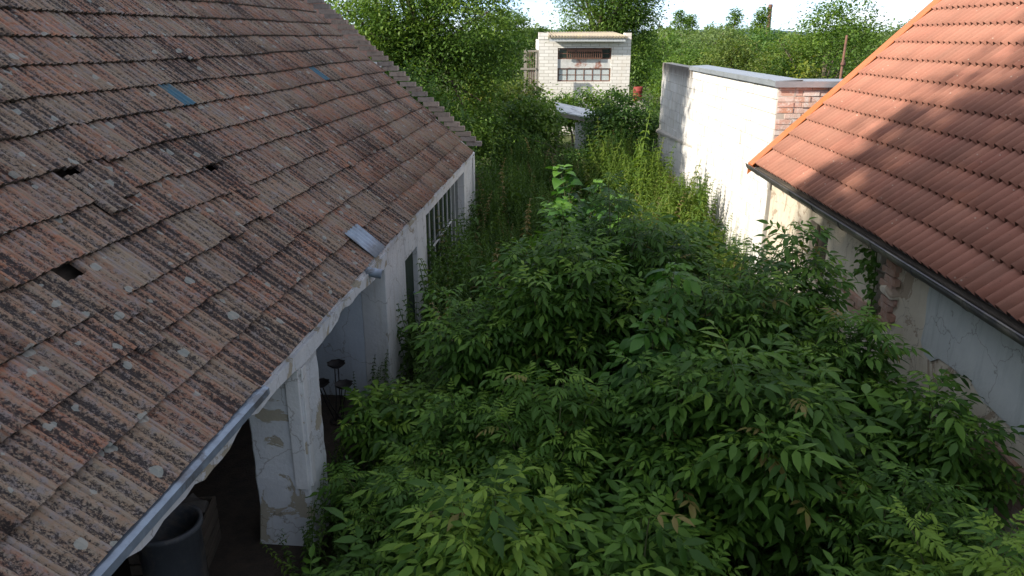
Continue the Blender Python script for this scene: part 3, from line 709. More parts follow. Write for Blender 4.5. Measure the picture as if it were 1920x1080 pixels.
# polytunnel far behind the wall's end
pt = at_depth(1226, 137, 80); M['film'] = rough_mat("white_tunnel_film", (.72, .75, .75), (.62, .66, .66), 2, .5, bump=0)
tn = empty("polytunnel", (pt.x + 1.6, 80, 0), R(-12), "small white polytunnel in the field behind the block wall", "greenhouse")
b = MB(); n_ = 13; V = []; Fc = []
for i, y in enumerate((0, 1.5, 3, 4.5, 6)):
    for j in range(n_):
        q = math.pi * j / (n_ - 1); V.append((-1.5 * math.cos(q), y, 1.9 * math.sin(q) ** .8 if j not in (0, n_ - 1) else 0))
for i in range(4):
    for j in range(n_ - 1): Fc.append((i * n_ + j, i * n_ + j + 1, (i + 1) * n_ + j + 1, (i + 1) * n_ + j))
Fc += [tuple(range(n_))[::-1], tuple(4 * n_ + j for j in range(n_))]
b.add(V, Fc).build("film_cover", M['film'], tn)
for y in (0.02, 2, 4, 5.98):
    b = MB(); b.tube([(-1.53 * math.cos(math.pi * j / 12), y, max(0, 1.93 * math.sin(math.pi * j / 12) ** .8)) for j in range(13)], .02, 5); b.build("hoop", M['coping'], tn)
# brick factory chimney and church tower on the skyline
q = at_depth(1445, 8, 260); b = MB(); b.lathe([(.75, 0), (.62, q.z - 1), (.72, q.z - .9), (.72, q.z - .3), (.6, q.z), (.4, q.z)], 12, (q.x, 260, 0))
tag(b.build("factory_chimney", M['rust']), "slender red brick factory chimney rising over the far trees", "chimney")
q = at_depth(1237, 40, 600); ch = empty("church_tower", (q.x, 600, 0), 0, "tiny pale church tower with pointed spire on the horizon", "church tower")
b = MB(); b.box(-1.2, 1.2, -1.2, 1.2, 0, q.z - 6); b.build("tower", M['wash'], ch); b = MB(); b.lathe([(1.5, q.z - 6), (.7, q.z - 3), (.05, q.z)], 8); b.build("spire", M['gutter'], ch)
q = at_depth(1588, 66, 15.5); b = MB(); b.tube([(q.x - .06, 15.5, 0), (q.x - .03, 15.5, q.z * .6), (q.x, 15.5, q.z)], [.03, .028, .022], 7)
b.tube([(q.x - .02, 15.5, q.z - .55), (q.x - .0, 15.45, q.z - .53)], .045, 7)
tag(b.build("rusty_pole", M['rust'], None, True), "thin rusty iron pole standing behind the wall coping", "pole")

# ------------------------------------------------------------------ things in the porch
M['plastic'] = rough_mat("grey_plastic", (.07, .08, .09), (.05, .055, .065), 5, .55, (.12, .11, .1), 3)
def fthing(name, a, h, label, cat, rz=0): return empty(name, lw(-h, a, .05), RZL + rz, label, cat)
t = fthing("plastic_barrel", 4.30, 2.86, "open grey plastic barrel full of scraps in the porch", "barrel")
MB().lathe([(0, 0), (.19, 0), (.21, .03), (.215, .8), (.235, .81), (.235, .85), (.205, .85), (.2, .55), (0, .55)], 28).build("body", M['plastic'], t, True)
for i in range(7):
    b = MB(); Mx = Matrix.Translation((random.uniform(-.08, .08), random.uniform(-.08, .08), .60 + i * .012)) @ Euler((random.uniform(-.4, .4), random.uniform(-.4, .4), random.uniform(0, 3))).to_matrix().to_4x4()
    b.box(-.09, .09, -.04, .04, -.006, .006, Mx); b.build("scrap", M['board'] if i % 2 else M['mullion'], t)
t = fthing("wooden_crate", 4.95, 3.25, "dark wooden crate of rubble behind the porch barrel", "crate", .2)
for i in range(4):
    for s in (-1, 1):
        b = MB(); b.box(-.3, .3, s * .2 - .01, s * .2 + .01, .02 + i * .11, .11 + i * .11); b.build("slat", M['board'], t)
        b = MB(); b.box(s * .29 - .01, s * .29 + .01, -.19, .19, .02 + i * .11, .11 + i * .11); b.build("slat", M['board'], t)
b = MB(); b.box(-.28, .28, -.18, .18, .0, .3); b.build("fill", M['earth'], t)
for i in range(9):
    b = MB(); Mx = Matrix.Translation((random.uniform(-.22, .22), random.uniform(-.14, .14), .33 + random.uniform(0, .12))) @ Euler((random.uniform(-1, 1), random.uniform(-1, 1), random.uniform(0, 3))).to_matrix().to_4x4()
    b.box(-.09, .09, -.05, .05, -.03, .03, Mx); b.build("rubble", M['dark_int'] if i % 3 else M['wash_old'], t)
for i, (a, h, ln, z, rz) in enumerate(((5.0, 3.75, 1.5, .12, 1.3), (5.05, 3.75, 1.3, .17, 1.2), (4.95, 3.8, 1.4, .22, 1.45))):
    o = fthing("plank", a, h, ["long grey plank lying lowest on the porch floor", "shorter grey plank lying across the lowest plank in the porch", "top grey plank of the small porch pile"][i], "plank", rz)
    o.location.z = .05 + i * .032; b = MB(); b.box(-ln / 2, ln / 2, -.07, .07, 0, .03); b.build("board", M['grey_wood'], o)
# iron plant stand with three scalloped dishes
t = fthing("plant_stand", 7.35, 2.62, "black iron plant stand with three scalloped dishes in the porch", "plant stand")
M['iron'] = rough_mat("black_iron", (.02, .02, .022), (.035, .03, .03), 15, .6)
for (dx, dy, z) in ((0, .05, .66), (-.16, -.06, .47), (.10, -.05, .46)):
    b = MB(); V = []; Fc = []; nj = 24
    for i, (r, zz) in enumerate(((0, 0), (.055, 0), (.085, .025), (.10, .05))):
        for j in range(nj):
            rr = r * (1 + (.10 if i == 3 else 0) * math.cos(j * 2 * math.pi * 8 / nj)); V.append((dx + rr * math.cos(2 * math.pi * j / nj), dy + rr * math.sin(2 * math.pi * j / nj), z + zz))
    for i in range(3):
        for j in range(nj): Fc.append((i * nj + j, i * nj + (j + 1) % nj, (i + 1) * nj + (j + 1) % nj, (i + 1) * nj + j))
    o = b.add(V, Fc).build("dish", M['iron'], t, True); o.modifiers.new("s", 'SOLIDIFY').thickness = .004
    for s in (-.02, .02):
        b = MB(); b.tube([(dx + s, dy, z), (dx * .6 + s, dy * .6, z * .5), (s * 2, 0, 0)], .007, 6); b.build("rod", M['iron'], t)
b = MB(); b.tube([(.09 * math.cos(i * .5236), .09 * math.sin(i * .5236), .01) for i in range(13)], .008, 6); b.build("foot_ring", M['iron'], t)

# ------------------------------------------------------------------ vegetation
def rotm(yaw, pitch, roll):
    cy, sy, cp, sp, cr, sr = np.cos(yaw), np.sin(yaw), np.cos(pitch), np.sin(pitch), np.cos(roll), np.sin(roll)
    # local x forward (pitched up by pitch), z up, rolled about x
    fx = np.stack([cy * cp, sy * cp, sp], -1); ly = np.stack([-sy, cy, 0 * cy], -1); uz = np.cross(fx, ly)
    l2 = ly * cr[:, None] + uz * sr[:, None]; u2 = uz * cr[:, None] - ly * sr[:, None]
    return np.stack([fx, l2, u2], -1)      # columns = axes

def leaflet(p, d, up, L, Wd, droop=.25, fold=.25):
    """8-vertex folded leaf: returns verts, quads"""
    d = d.normalized(); sd = up.cross(d).normalized(); up = d.cross(sd)
    def P(t, s, k): return p + d * (L * t) + sd * (s * Wd) + up * (-droop * L * t * t + abs(s) * Wd * fold + k)
    V = [P(0, 0, 0), P(.28, .42, 0), P(.30, 0, 0), P(.28, -.42, 0), P(.62, .40, 0), P(.64, 0, 0), P(.62, -.40, 0), P(1, 0, 0)]
    return V, [(0, 2, 1, 1), (0, 3, 2, 2), (1, 2, 5, 4), (2, 3, 6, 5), (4, 5, 7, 7), (5, 6, 7, 7)]
def tri_clean(Fq):      # quads that repeat a vertex -> split everything in triangles
    out = []
    for f in Fq:
        if f[2] == f[3]: out.append(f[:3])
        else: out += [(f[0], f[1], f[2]), (f[0], f[2], f[3])]
    return out
def pinnate(seed, L=.25, pairs=3, ll=.115, lw_=.05, d0=.35, d1=-.9):
    r = random.Random(seed); V = []; Fc = []; pts = []; p = Vector((0, 0, 0)); n = 7
    for i in range(n):
        pts.append(p.copy()); q = d0 + (d1 - d0) * (i / (n - 1)) ** 1.2; p = p + Vector((math.cos(q), r.uniform(-.05, .05), math.sin(q))) * (L / (n - 1))
    def on(t):
        k = min(int(t * (n - 1)), n - 2); fr = t * (n - 1) - k; return pts[k].lerp(pts[k + 1], fr), (pts[k + 1] - pts[k]).normalized()
    for i in range(n - 1):
        o = len(V); w_ = .0022; V += [pts[i] + Vector((0, w_, 0)), pts[i] - Vector((0, w_, 0)), pts[i + 1] - Vector((0, w_, 0)), pts[i + 1] + Vector((0, w_, 0))]; Fc += [(o, o + 1, o + 2), (o, o + 2, o + 3)]
    def put(p, d, sc):
        up = Vector((0, 0, 1)); 
        if abs(d.z) > .9: up = Vector((1, 0, .3))
        v, f = leaflet(p, d, up, ll * sc, lw_ * sc, r.uniform(.1, .45), r.uniform(.1, .4)); o = len(V); V.extend(v); Fc.extend([tuple(i + o for i in t_) for t_ in tri_clean(f)])
    for k in range(pairs):
        t = .36 + .52 * k / max(pairs - 1, 1); p_, d_ = on(min(t, .99))
        for s in (-1, 1):
            ang = s * r.uniform(.85, 1.15); dd = Matrix.Rotation(ang, 3, 'Z') @ Vector((d_.x, d_.y, 0)).normalized()
            put(p_, Vector((dd.x, dd.y, d_.z * .5 - r.uniform(.05, .4))), r.uniform(.85, 1.1) * (1 - .12 * abs(k - 1)))
    p_, d_ = on(.99); put(p_, d_, 1.15)
    return np.array([tuple(v) for v in V]), np.array(Fc)
def heart(seed, L=.14, pet=.07):
    r = random.Random(seed); V = [Vector((0, .0015, 0)), Vector((0, -.0015, 0)), Vector((pet, -.0015, .01)), Vector((pet, .0015, .01))]; Fc = [(0, 1, 2), (0, 2, 3)]
    prof = [(0, 0), (-.10, .22), (.02, .43), (.3, .50), (.6, .38), (.85, .16), (1, 0)]
    o = len(V); dr_ = r.uniform(.35, .8)
    for t, s in prof: V.append(Vector((pet + t * L * math.cos(dr_ * max(t, 0)), s * L * .95, .01 - math.sin(dr_ * max(t, 0)) * t * L + s * L * .18)))
    for t, s in prof[1:-1]: V.append(Vector((pet + t * L * math.cos(dr_ * max(t, 0)), -s * L * .95, .01 - math.sin(dr_ * max(t, 0)) * t * L + s * L * .18)))
    m_ = [Vector((pet + t * L * math.cos(dr_ * t), 0, .01 - math.sin(dr_ * t) * t * L)) for t in (.3, .6)]
    a = len(V); V += m_; lt_ = [o + i for i in range(7)]; rt = [o] + [o + 7 + i for i in range(5)] + [o + 6]
    for S_, fl in ((lt_, 0), (rt, 1)):
        fs = [(S_[0], a, S_[1]), (S_[1], a, S_[2]), (S_[2], a, S_[3]), (S_[3], a, a + 1), (S_[3], a + 1, S_[4]), (S_[4], a + 1, S_[5]), (S_[5], a + 1, S_[6])]
        Fc += [f[::-1] if fl else f for f in fs]
    return np.array([tuple(v) for v in V]), np.array(Fc)

PIN = [pinnate(i, L=.24 + .03 * (i % 3), pairs=[2, 3, 3, 3, 2, 3][i], ll=.12, lw_=.048, d1=[-.45, -.8, -.2, -1.0, -.6, -.1][i]) for i in range(6)]
ASH = [pinnate(40 + i, L=.27, pairs=4, ll=.105, lw_=.036, d0=.5, d1=[-.3, -.7, -1.0][i]) for i in range(3)]; ASH_ME = [mesh("leaf", v, f, M['elder'], True) for v, f in ASH]
HRT = [heart(i) for i in range(4)]
OVL = [pinnate(20 + i, L=.2, pairs=2, ll=.15, lw_=.085, d1=-1.1) for i in range(3)]
PIN_ME = [mesh("leaf", v, f, M['elder'], True) for v, f in PIN]; HRT_ME = [mesh("leaf", v, f, M['lime'], True) for v, f in HRT]; OVL_ME = [mesh("leaf", v, f, M['lime'], True) for v, f in OVL]

def place_leaves(root, T, yaw, pit, roll, sc_, tint, tpl, tme, nsingle, mat_):
    """the leaves that show largest become objects, the rest one foliage part"""
    n = len(T); Wd = T + np.array(root.location); pr = [project(p) for p in Wd]
    score = np.array([(sc_[i] / p[2] * (1 + .5 * T[i, 2]) if (p and -20 < p[0] < 1940 and -20 < p[1] < 1100) else 0) for i, p in enumerate(pr)])
    order = np.argsort(-score); single = [i for i in order[:nsingle] if score[i] > 0]; rest = np.setdiff1d(np.arange(n), single)
    var = rng.integers(0, len(tpl), n); Rm = rotm(yaw, pit, roll)
    for i in single:
        o = link("leaf", tme[var[i]], root); Mx = np.eye(4); Mx[:3, :3] = Rm[i] * sc_[i]; Mx[:3, 3] = T[i]; o.matrix_local = Matrix(Mx.tolist())
    Vs = []; Fs = []; Ts = []; off = 0
    for k in range(len(tpl)):
        ii = rest[var[rest] == k]
        if len(ii) == 0: continue
        P, Fa = scatter(tpl[k][0], tpl[k][1], Rm[ii], T[ii], sc_[ii]); Vs.append(P); Fs.append(Fa + off); Ts.append(np.repeat(tint[ii], len(tpl[k][0]))); off += len(P)
    if Vs:
        o = link("foliage", mesh("foliage", np.concatenate(Vs), np.concatenate(Fs), mat_, True, np.concatenate(Ts)), root); tag(o, kind="stuff")

def shrub(label, x, y, Hh, Rr, nsh=34, tone=.0, nsingle=40, tpl=PIN, tme=PIN_ME, mat_=None, name="elder_shrub", cat="shrub", group="elder shrubs filling the yard", seed=0, node=.085, lsc=1.0):
    r = np.random.default_rng(100 + seed); root = empty(name, (x, y, 0), 0, label, cat, group)
    st = MB(); T = []; yaw = []; pit = []; rol = []; sc_ = []; ti = []
    for i in range(nsh):
        ph = r.uniform(0, 2 * math.pi); rr = Rr * math.sqrt(r.uniform(0, 1)); lowr = (r.uniform(.74, 1.0) if r.random() > .12 else r.uniform(1.02, 1.16)) if i % 4 else r.uniform(.45, .75); ssc = r.uniform(.72, 1.2)
        tip = np.array([rr * math.cos(ph), rr * math.sin(ph), max(.3, Hh * (1 - .26 * (rr / Rr) ** 2) * lowr)])
        b0 = np.array([.12 * math.cos(ph), .12 * math.sin(ph), 0]) * r.uniform(.2, 1.2); ctl = np.array([tip[0] * .35, tip[1] * .35, tip[2] * .75])
        ts = np.linspace(0, 1, 8)[:, None]; C = (1 - ts) ** 2 * b0 + 2 * ts * (1 - ts) * ctl + ts ** 2 * tip
        st.tube(C, list(np.linspace(.011, .003, 8) * (1 + .3 * r.random())), 5, False)
        Ln = np.linalg.norm(np.diff(C, axis=0), axis=1).sum(); s = Ln; k = 0; ph0 = r.uniform(0, 3)
        while s > max(Ln * .38, Ln - .95):
            t = s / Ln; p = (1 - t) ** 2 * b0 + 2 * t * (1 - t) * ctl + t ** 2 * tip; young = k < 2
            for q in (0, math.pi):
                T.append(p); yaw.append(ph0 + q + k * 1.57 + r.normal(0, .25)); pit.append(r.uniform(.25, .75) if young else r.uniform(-.05, .55)); rol.append(r.normal(0, .25))
                sc_.append(ssc * lsc * (r.uniform(.5, .75) if young else r.uniform(.8, 1.15))); ti.append(np.clip((r.uniform(.5, .78) if young else r.uniform(.08, .5)) + tone, .01, .86) if r.random() > .012 else 1.0)
            s -= node * (1 if k > 1 else .5); k += 1
    st.build("stems", M['twig'], root, True)
    A_ = lambda q: np.array(q, dtype=float)
    place_leaves(root, A_(T), A_(yaw), A_(pit), A_(rol), A_(sc_), A_(ti), tpl, tme, nsingle, mat_ or M['elder']); return root

SHR = [  # x, y, height, radius, shoots, tone, words
    (-1.15, 5.35, .75, .45, 22, .0, "small elder shrub at the foot of the flaking porch pillar"),
    (-.98, 6.35, 1.0, .6, 34, .05, "elder shrub in front of the open porch and plant stand"),
    (-.25, 6.7, 1.85, .75, 42, .06, "elder shrub with the leftmost tall crown, facing the whitewashed wall corner"),
    (-.55, 4.85, 1.0, .65, 40, -.1, "low elder shrub between pillar and the bright young shoot"),
    (-.05, 4.0, 1.5, .5, 32, .42, "bright green young elder shoot in the middle foreground"),
    (.45, 6.9, 2.45, .8, 52, .0, "elder shrub left of the big-leaved sapling in the yard's middle"),
    (1.1, 7.5, 2.5, .85, 54, -.03, "elder shrub just in front of the sunlit heart-leaved sapling"),
    (1.95, 6.5, 2.3, .8, 56, -.03, "broad dark elder shrub right of the big-leaved sapling"),
    (3.0, 7.35, 2.2, .4, 24, .1, "elder shrub with one tall spire beside the boarded window"),
    (3.05, 6.2, 1.6, .6, 38, .0, "elder shrub below the bricked niche of the cream wall"),
    (3.45, 5.3, 1.45, .55, 32, .05, "elder shrub leaning against the blue-grey render panel"),
    (1.9, 4.95, 1.85, .75, 48, -.06, "dense dark elder shrub in the right foreground centre"),
    (2.6, 4.25, 1.25, .7, 46, -.08, "elder shrub with drooping leaves under the house's gutter"),
    (.85, 4.15, 1.2, .6, 38, -.1, "elder shrub right of the bright young shoot, bottom centre"),
    (2.1, 3.3, 1.2, .5, 34, .0, "lighter elder shrub at the photo's bottom edge, right of centre"),
    (2.68, 3.5, 1.7, .45, 22, .42, "yellow-green elder shrub at the photo's lower right corner"),
    (-1.0, 4.15, .7, .55, 36, -.1, "low elder shrub at the bottom edge next to the pillar"),
    (.3, 3.3, .85, .6, 40, -.12, "low elder shrub on the photo's bottom edge below the bright shoot"),
    (1.35, 3.3, .95, .55, 36, -.12, "low elder shrub on the bottom edge, between two lighter ones"),
    (1.85, 8.1, 2.15, .75, 48, -.02, "elder shrub behind the broad dark one, before the sunlit weeds"),
    (1.25, 5.2, 1.75, .6, 40, -.05, "elder shrub at the foot of the big-leaved sapling"),
    (.3, 5.25, 1.5, .6, 40, .02, "elder shrub in the middle, right behind the bright young shoot"),
    (-.35, 5.75, 1.35, .55, 34, .04, "elder shrub between the porch-side shrub and the tall crowns"),
    (2.6, 8.3, 1.1, .55, 34, .0, "elder shrub nearest the white block wall's base"),
]
for i, (x, y, h, r_, ns, tn_, lb) in enumerate(SHR): shrub(lb, x, y, h, r_, ns, tn_ + [.0, .06, -.04, .1][i % 4], 34, *((PIN, PIN_ME) if i % 3 else (ASH, ASH_ME)), seed=i, lsc=[1.0, 1.12, .9, 1.05, 1.16][i % 5], node=.09)
shrub("big-leaved sapling with hanging oval leaves among the elders", 1.2, 5.75, 2.25, .45, 11, .1, 60, OVL, OVL_ME, M['lime'], "broadleaf_sapling", "sapling", None, 51, .10)
shrub("sunlit sapling with large heart-shaped leaves rising above the shrubs", .95, 10.3, 2.35, .8, 24, .35, 90, HRT, HRT_ME, M['lime'], "heart_leaf_sapling", "sapling", None, 52, .10, 1.25)
# ivy tuft in the niche
iv = empty("ivy", tuple(RM @ Vector((XH - .03, 8.3, 1.2))), RZR, "small ivy tuft growing from the broken niche under the gutter", "ivy")
nl = 150; r = np.random.default_rng(5); T = np.stack([r.normal(-.04, .035, nl), r.normal(0, .12, nl) + .06, .58 + r.normal(0, .14, nl)], -1)
T[90:, 1] = r.normal(-.12, .04, 60); T[90:, 2] = r.uniform(-.02, .6, 60)
P, Fa = scatter(HRT[0][0], HRT[0][1], rotm(r.uniform(1.8, 4.5, nl), r.uniform(-.9, .2, nl), r.normal(0, .4, nl)), T, r.uniform(.3, .5, nl))
link("foliage", mesh("foliage", P, Fa, M['elder'], True, np.repeat(r.uniform(.2, .6, nl), len(HRT[0][0]))), iv)
b = MB(); b.tube([(.02, 0, -.05), (.0, -.05, .3), (.01, .05, .7)], .008, 5); b.build("stem", M['twig'], iv)

# tall weeds: one uncountable mass
def weed_tpl(seed, h=1.2, nn=11):
    r = random.Random(seed); V = []; Fc = []; lean = Vector((r.uniform(-.16, .16), r.uniform(-.16, .16), 0))
    def sp(t): return Vector((0, 0, h * t)) + lean * (t * t * h)
    for i in range(4):
        a, b_ = sp(i / 4), sp((i + 1) / 4); w_ = .004; o = len(V)
        V += [a + Vector((w_, 0, 0)), a - Vector((w_, 0, 0)), b_ - Vector((w_, 0, 0)), b_ + Vector((w_, 0, 0))]; Fc += [(o, o + 1, o + 2), (o, o + 2, o + 3)]
    for k in range(nn):
        t = .25 + .75 * k / (nn - 1); p = sp(t); sz = (.14 * (1 - .75 * max(0, t - .35) / .65)) * r.uniform(.8, 1.2)
        for q in range(3 if t > .6 else 2):
            ya = k * 1.57 + q * (2.1 if t > .6 else 3.14) + r.uniform(-.3, .3); up_ = .35 * t - .1
            d = Vector((math.cos(ya), math.sin(ya), up_)); sd = Vector((-math.sin(ya), math.cos(ya), 0)); m_ = p + d * sz * .45; e = p + d * sz + Vector((0, 0, -.6 * sz)); o = len(V)
            V += [p, m_ + sd * sz * .23, e, m_ - sd * sz * .23]; Fc += [(o, o + 1, o + 2), (o, o + 2, o + 3)]
    return np.array([tuple(v) for v in V]), np.array(Fc)
WD = [weed_tpl(i, nn=[12, 14, 16, 11, 15][i]) for i in range(5)]
def field(name, label, cat, pts, hs, tints, mat_, tpls=WD, seed=3):
    r = np.random.default_rng(seed); n = len(pts); var = r.integers(0, len(tpls), n); Vs = []; Fs = []; Ts = []; off = 0
    Rm = rotm(r.uniform(0, 6.28, n), r.normal(0, .11, n), r.normal(0, .11, n))
    for k in range(len(tpls)):
        ii = np.where(var == k)[0]
        if not len(ii): continue
        P, Fa = scatter(tpls[k][0], tpls[k][1], Rm[ii], pts[ii], hs[ii]); Vs.append(P); Fs.append(Fa + off); Ts.append(np.repeat(tints[ii], len(tpls[k][0]))); off += len(P)
    tag(link(name, mesh(name, np.concatenate(Vs), np.concatenate(Fs), mat_, False, np.concatenate(Ts))), label, cat, kind="stuff")
r = np.random.default_rng(21); n = 4600
y = 8.3 + 18 * r.random(n) ** 1.0; xl = -2.12 + .0887 * y; xr = np.where(y < 12.6, 3.75 + .04 * y, 4.32); x = xl + (xr - xl) * r.random(n)
k_ = ~((y > 20.5) & (x > .9) & (x < 3.3)); x, y, xl = x[k_], y[k_], xl[k_]; n = len(x)
hh = (.72 + .22 * r.random(n)) * np.where(x > 2.0, 1.35, 1.0) * np.where(y > 20, .8, 1.0)
hh *= (.95 + .25 * np.sin(x * 1.7 + y * .9) + .2 * np.sin(x * 3.1 - y * 2.3)) * np.where(r.random(n) < .06, 1.3, 1.0) * np.where(x - xl < .8, 1.2, 1.0) * np.where(x > 3.5, .75, 1.0) * np.where((x > 2.9) & (y < 15), .6, 1.0)
dry_ = r.random(n) < .05
field("tall_weeds", "tall nettles and weeds overgrowing the back of the yard", "weeds", np.stack([x, y, 0 * x], -1), hh, np.where(dry_, 1.0, np.clip(.25 + .25 * r.normal(0, 1, n) * .6 + .42 * (x > 1.9), .02, .88)), M['weed'])  # weeds on the wall side get a lighter tint to paint in sunlight
n = 1500; y = 2.6 + 6 * r.random(n); x = -1.75 + 5.4 * r.random(n)
field("yard_undergrowth", "low undergrowth beneath the elder shrubs", "undergrowth", np.stack([x, y, 0 * x], -1), .35 + .25 * r.random(n), np.clip(.25 + .15 * r.normal(0, 1, n), .02, .9), M['weed'], seed=4)
n = 2600; y = 27 + 60 * r.random(n) ** 1.3; x = -14 + 40 * r.random(n)
keep = ~((np.abs(x - shed.location.x) < SW + .2) & (y > SY - .2) & (y < SY + 4.2)); x, y = x[keep], y[keep]; n = len(x)
field("meadow_grass", "rough sunlit grass and herbs in the garden behind", "grass", np.stack([x, y, 0 * x], -1), .5 + .4 * r.random(n), np.clip(.5 + .2 * r.normal(0, 1, n), .02, .98), M['grass_leaf'], seed=6)

# trees and bushes
LQ = (np.array([(0, 0, 0), (.45, .24, .05), (1, 0, -.12), (.45, -.24, .05)]), np.array([(0, 1, 2, 3)]))
def tree(name, label, cat, base, crowns, nleaf, size, mat_, trunk_h=1.5, trunk_r=.12, clump=.45, group=None, seed=0, per=45, droop=.5, limbs=14, bark=None):
    """crowns: ellipsoids (x,y,z,rx,ry,rz) relative to the base; leaves gather in clumps so sky shows between"""
    r = np.random.default_rng(500 + seed); root = empty(name, base, 0, label, cat, group); vol = np.array([c[3] * c[4] * c[5] for c in crowns]) ** .7; vol /= vol.sum()
    nc = max(6, nleaf // per); which = r.choice(len(crowns), nc, p=vol); d = r.normal(0, 1, (nc, 3)); d /= np.linalg.norm(d, axis=1)[:, None]; rad = .35 + .65 * r.random(nc) ** .45
    C = np.array([crowns[i][:3] for i in which]) + d * rad[:, None] * np.array([crowns[i][3:] for i in which]); C[:, 2] = np.maximum(C[:, 2], .15)
    cs = clump * r.uniform(.6, 1.35, nc); n = nc * per; ci = np.repeat(np.arange(nc), per)
    off = r.normal(0, 1, (n, 3)) * np.array([.55, .55, .34]); off[:, 2] -= .35 * (off[:, 0] ** 2 + off[:, 1] ** 2)
    P = C[ci] + off * cs[ci][:, None]; P[:, 2] = np.maximum(P[:, 2], .05)
    yaw = np.arctan2(off[:, 1], off[:, 0]) + r.normal(0, .8, n); pit = r.normal(-droop * .5, .45, n); rol = r.normal(0, .5, n)
    ctint = r.uniform(.05, .95, nc); tint = np.clip(ctint[ci] + r.normal(0, .1, n), .02, .98)
    V, Fa = scatter(LQ[0], LQ[1], rotm(yaw, pit, rol), P, size * r.uniform(.6, 1.3, n))
    tag(link("crown", mesh("crown", V, Fa, mat_, False, np.repeat(tint, 4)), root), kind="stuff")
    b = MB(); top = Vector((crowns[0][0] * .6, crowns[0][1] * .6, max(trunk_h, crowns[0][2])))
    b.tube([(0, 0, -.05), (top.x * .2, top.y * .2, top.z * .35), (top.x * .6, top.y * .6, top.z * .7), top], [trunk_r, trunk_r * .8, trunk_r * .6, trunk_r * .35], 8, False)
    for k in r.choice(nc, min(limbs, nc), replace=False):
        s = Vector((top.x * .4, top.y * .4, top.z * r.uniform(.4, .85))); e = Vector(C[k]); mid = s.lerp(e, .5) + Vector((0, 0, .12 * (e - s).length)); b.tube([s, mid, e], [trunk_r * .4, trunk_r * .25, trunk_r * .1], 5, False)
    b.build("trunk", bark or M['bark'], root, True); return root
def tb(px_, Y): q = at_depth(px_, 100, Y); return (q.x, Y, 0)
def zy(py, Y): return at_depth(960, py, Y).z
# left group behind the farm building
tree("locust_tree", "big locust tree with feathery crown hanging over the farm roof's far end", "tree", tb(800, 24), [(-.9, 0, 5.6, 2.2, 2.2, 1.9), (1.2, -.4, 4.6, 1.6, 1.6, 1.5), (-1.6, -.8, 4.0, 1.5, 1.4, 1.4), (.2, -.6, 3.2, 2.0, 1.5, 1.2), (.6, -1.0, 1.6, 2.0, 1.2, 1.2)], 66000, .12, M['locust'], 2.6, .2, .55, seed=1, per=90, limbs=26)
tree("locust_tree", "smaller rounded locust tree right of the big one", "tree", tb(945, 43), [(0, 0, 4.3, 1.7, 1.5, 1.3), (-.4, -.4, 2.4, 1.7, 1.3, 1.3)], 24000, .14, M['locust'], 2.4, .14, .5, seed=2, per=80)
tree("lilac_bush", "dark bush behind the stepped brick gable", "bush", tb(800, 19.5), [(0, 0, 1.6, 1.1, 1.2, 1.4), (-.7, .3, 2.6, .9, .9, .9)], 11000, .11, M['dark_leaf'], 1, .06, .38, seed=3)
tree("yellow_sapling", "bright yellow-green sapling before the locust tree", "sapling", tb(893, 28), [(0, 0, 3.1, .35, .35, .75), (0, 0, 2.2, .45, .4, .5)], 700, .2, M['yellow_leaf'], 2.0, .03, .25, seed=4, per=25, limbs=6)
tree("garden_bush", "yellowish bush left of the timber cage gate", "bush", tb(940, 29), [(0, 0, 1.5, 1.5, 1.0, 1.2), (.8, -.2, 2.1, .7, .6, .7)], 5000, .16, M['grass_leaf'], 1, .05, .4, seed=5)
tree("garden_bush", "rounded leafy bush in front of the timber cage gate", "bush", tb(965, 25), [(0, 0, 1.2, 1.5, 1.0, 1.1), (.5, .1, 1.7, .8, .7, .7)], 8000, .16, M['locust'], .8, .05, .42, seed=6)
tree("garden_bush", "bush with reddish stems in front of the shed's lower wall", "bush", tb(1080, 30.5), [(-.8, 0, 1.5, 1.0, .7, .75), (.4, 0, 1.5, 1.1, .7, .8), (1.5, 0, 1.4, .9, .7, .8)], 6500, .16, M['locust'], .8, .05, .4, seed=7)
tree("garden_bush", "dark spreading bush between lean-to and block wall", "bush", tb(1188, 24.5), [(0, 0, 1.3, 1.05, .9, 1.35), (-.45, -.5, .8, .8, .8, .8)], 9000, .14, M['dark_leaf'], .8, .05, .4, seed=8)
tree("garden_bush", "low bush hiding the foot of the lean-to", "bush", tb(1075, 23.6), [(.3, 0, .4, .8, .6, .45), (-1.6, .2, .7, .8, .6, .7)], 4500, .13, M['dark_leaf'], .5, .04, .35, seed=9)
tree("garden_bush", "leafy bush overhanging the lean-to's lower right corner", "bush", tb(1135, 24.8), [(0, 0, 1.35, .55, .5, .75), (.2, 0, .6, .6, .5, .6)], 6000, .12, M['dark_leaf'], .8, .04, .35, seed=12)
tree("willow_tree", "tall broad tree rising directly behind the brick shed", "tree", tb(1120, 47), [(.3, 0, 6.6, 2.6, 2.6, 2.6), (1.8, 0, 7.0, 2.0, 2.0, 2.8), (-1.2, 0, 3.9, 1.4, 1.6, 1.2), (2.4, 0, 3.5, 1.2, 1.4, 2.2)], 46000, .17, M['locust'], 4, .28, .75, seed=10, per=90, limbs=20)
tree("conifer_sapling", "small dark tree peeking over the bushes left of the shed", "tree", tb(1015, 44), [(0, 0, 3.6, .5, .5, 1.3)], 1600, .18, M['dark_leaf'], 3, .06, .3, seed=11)
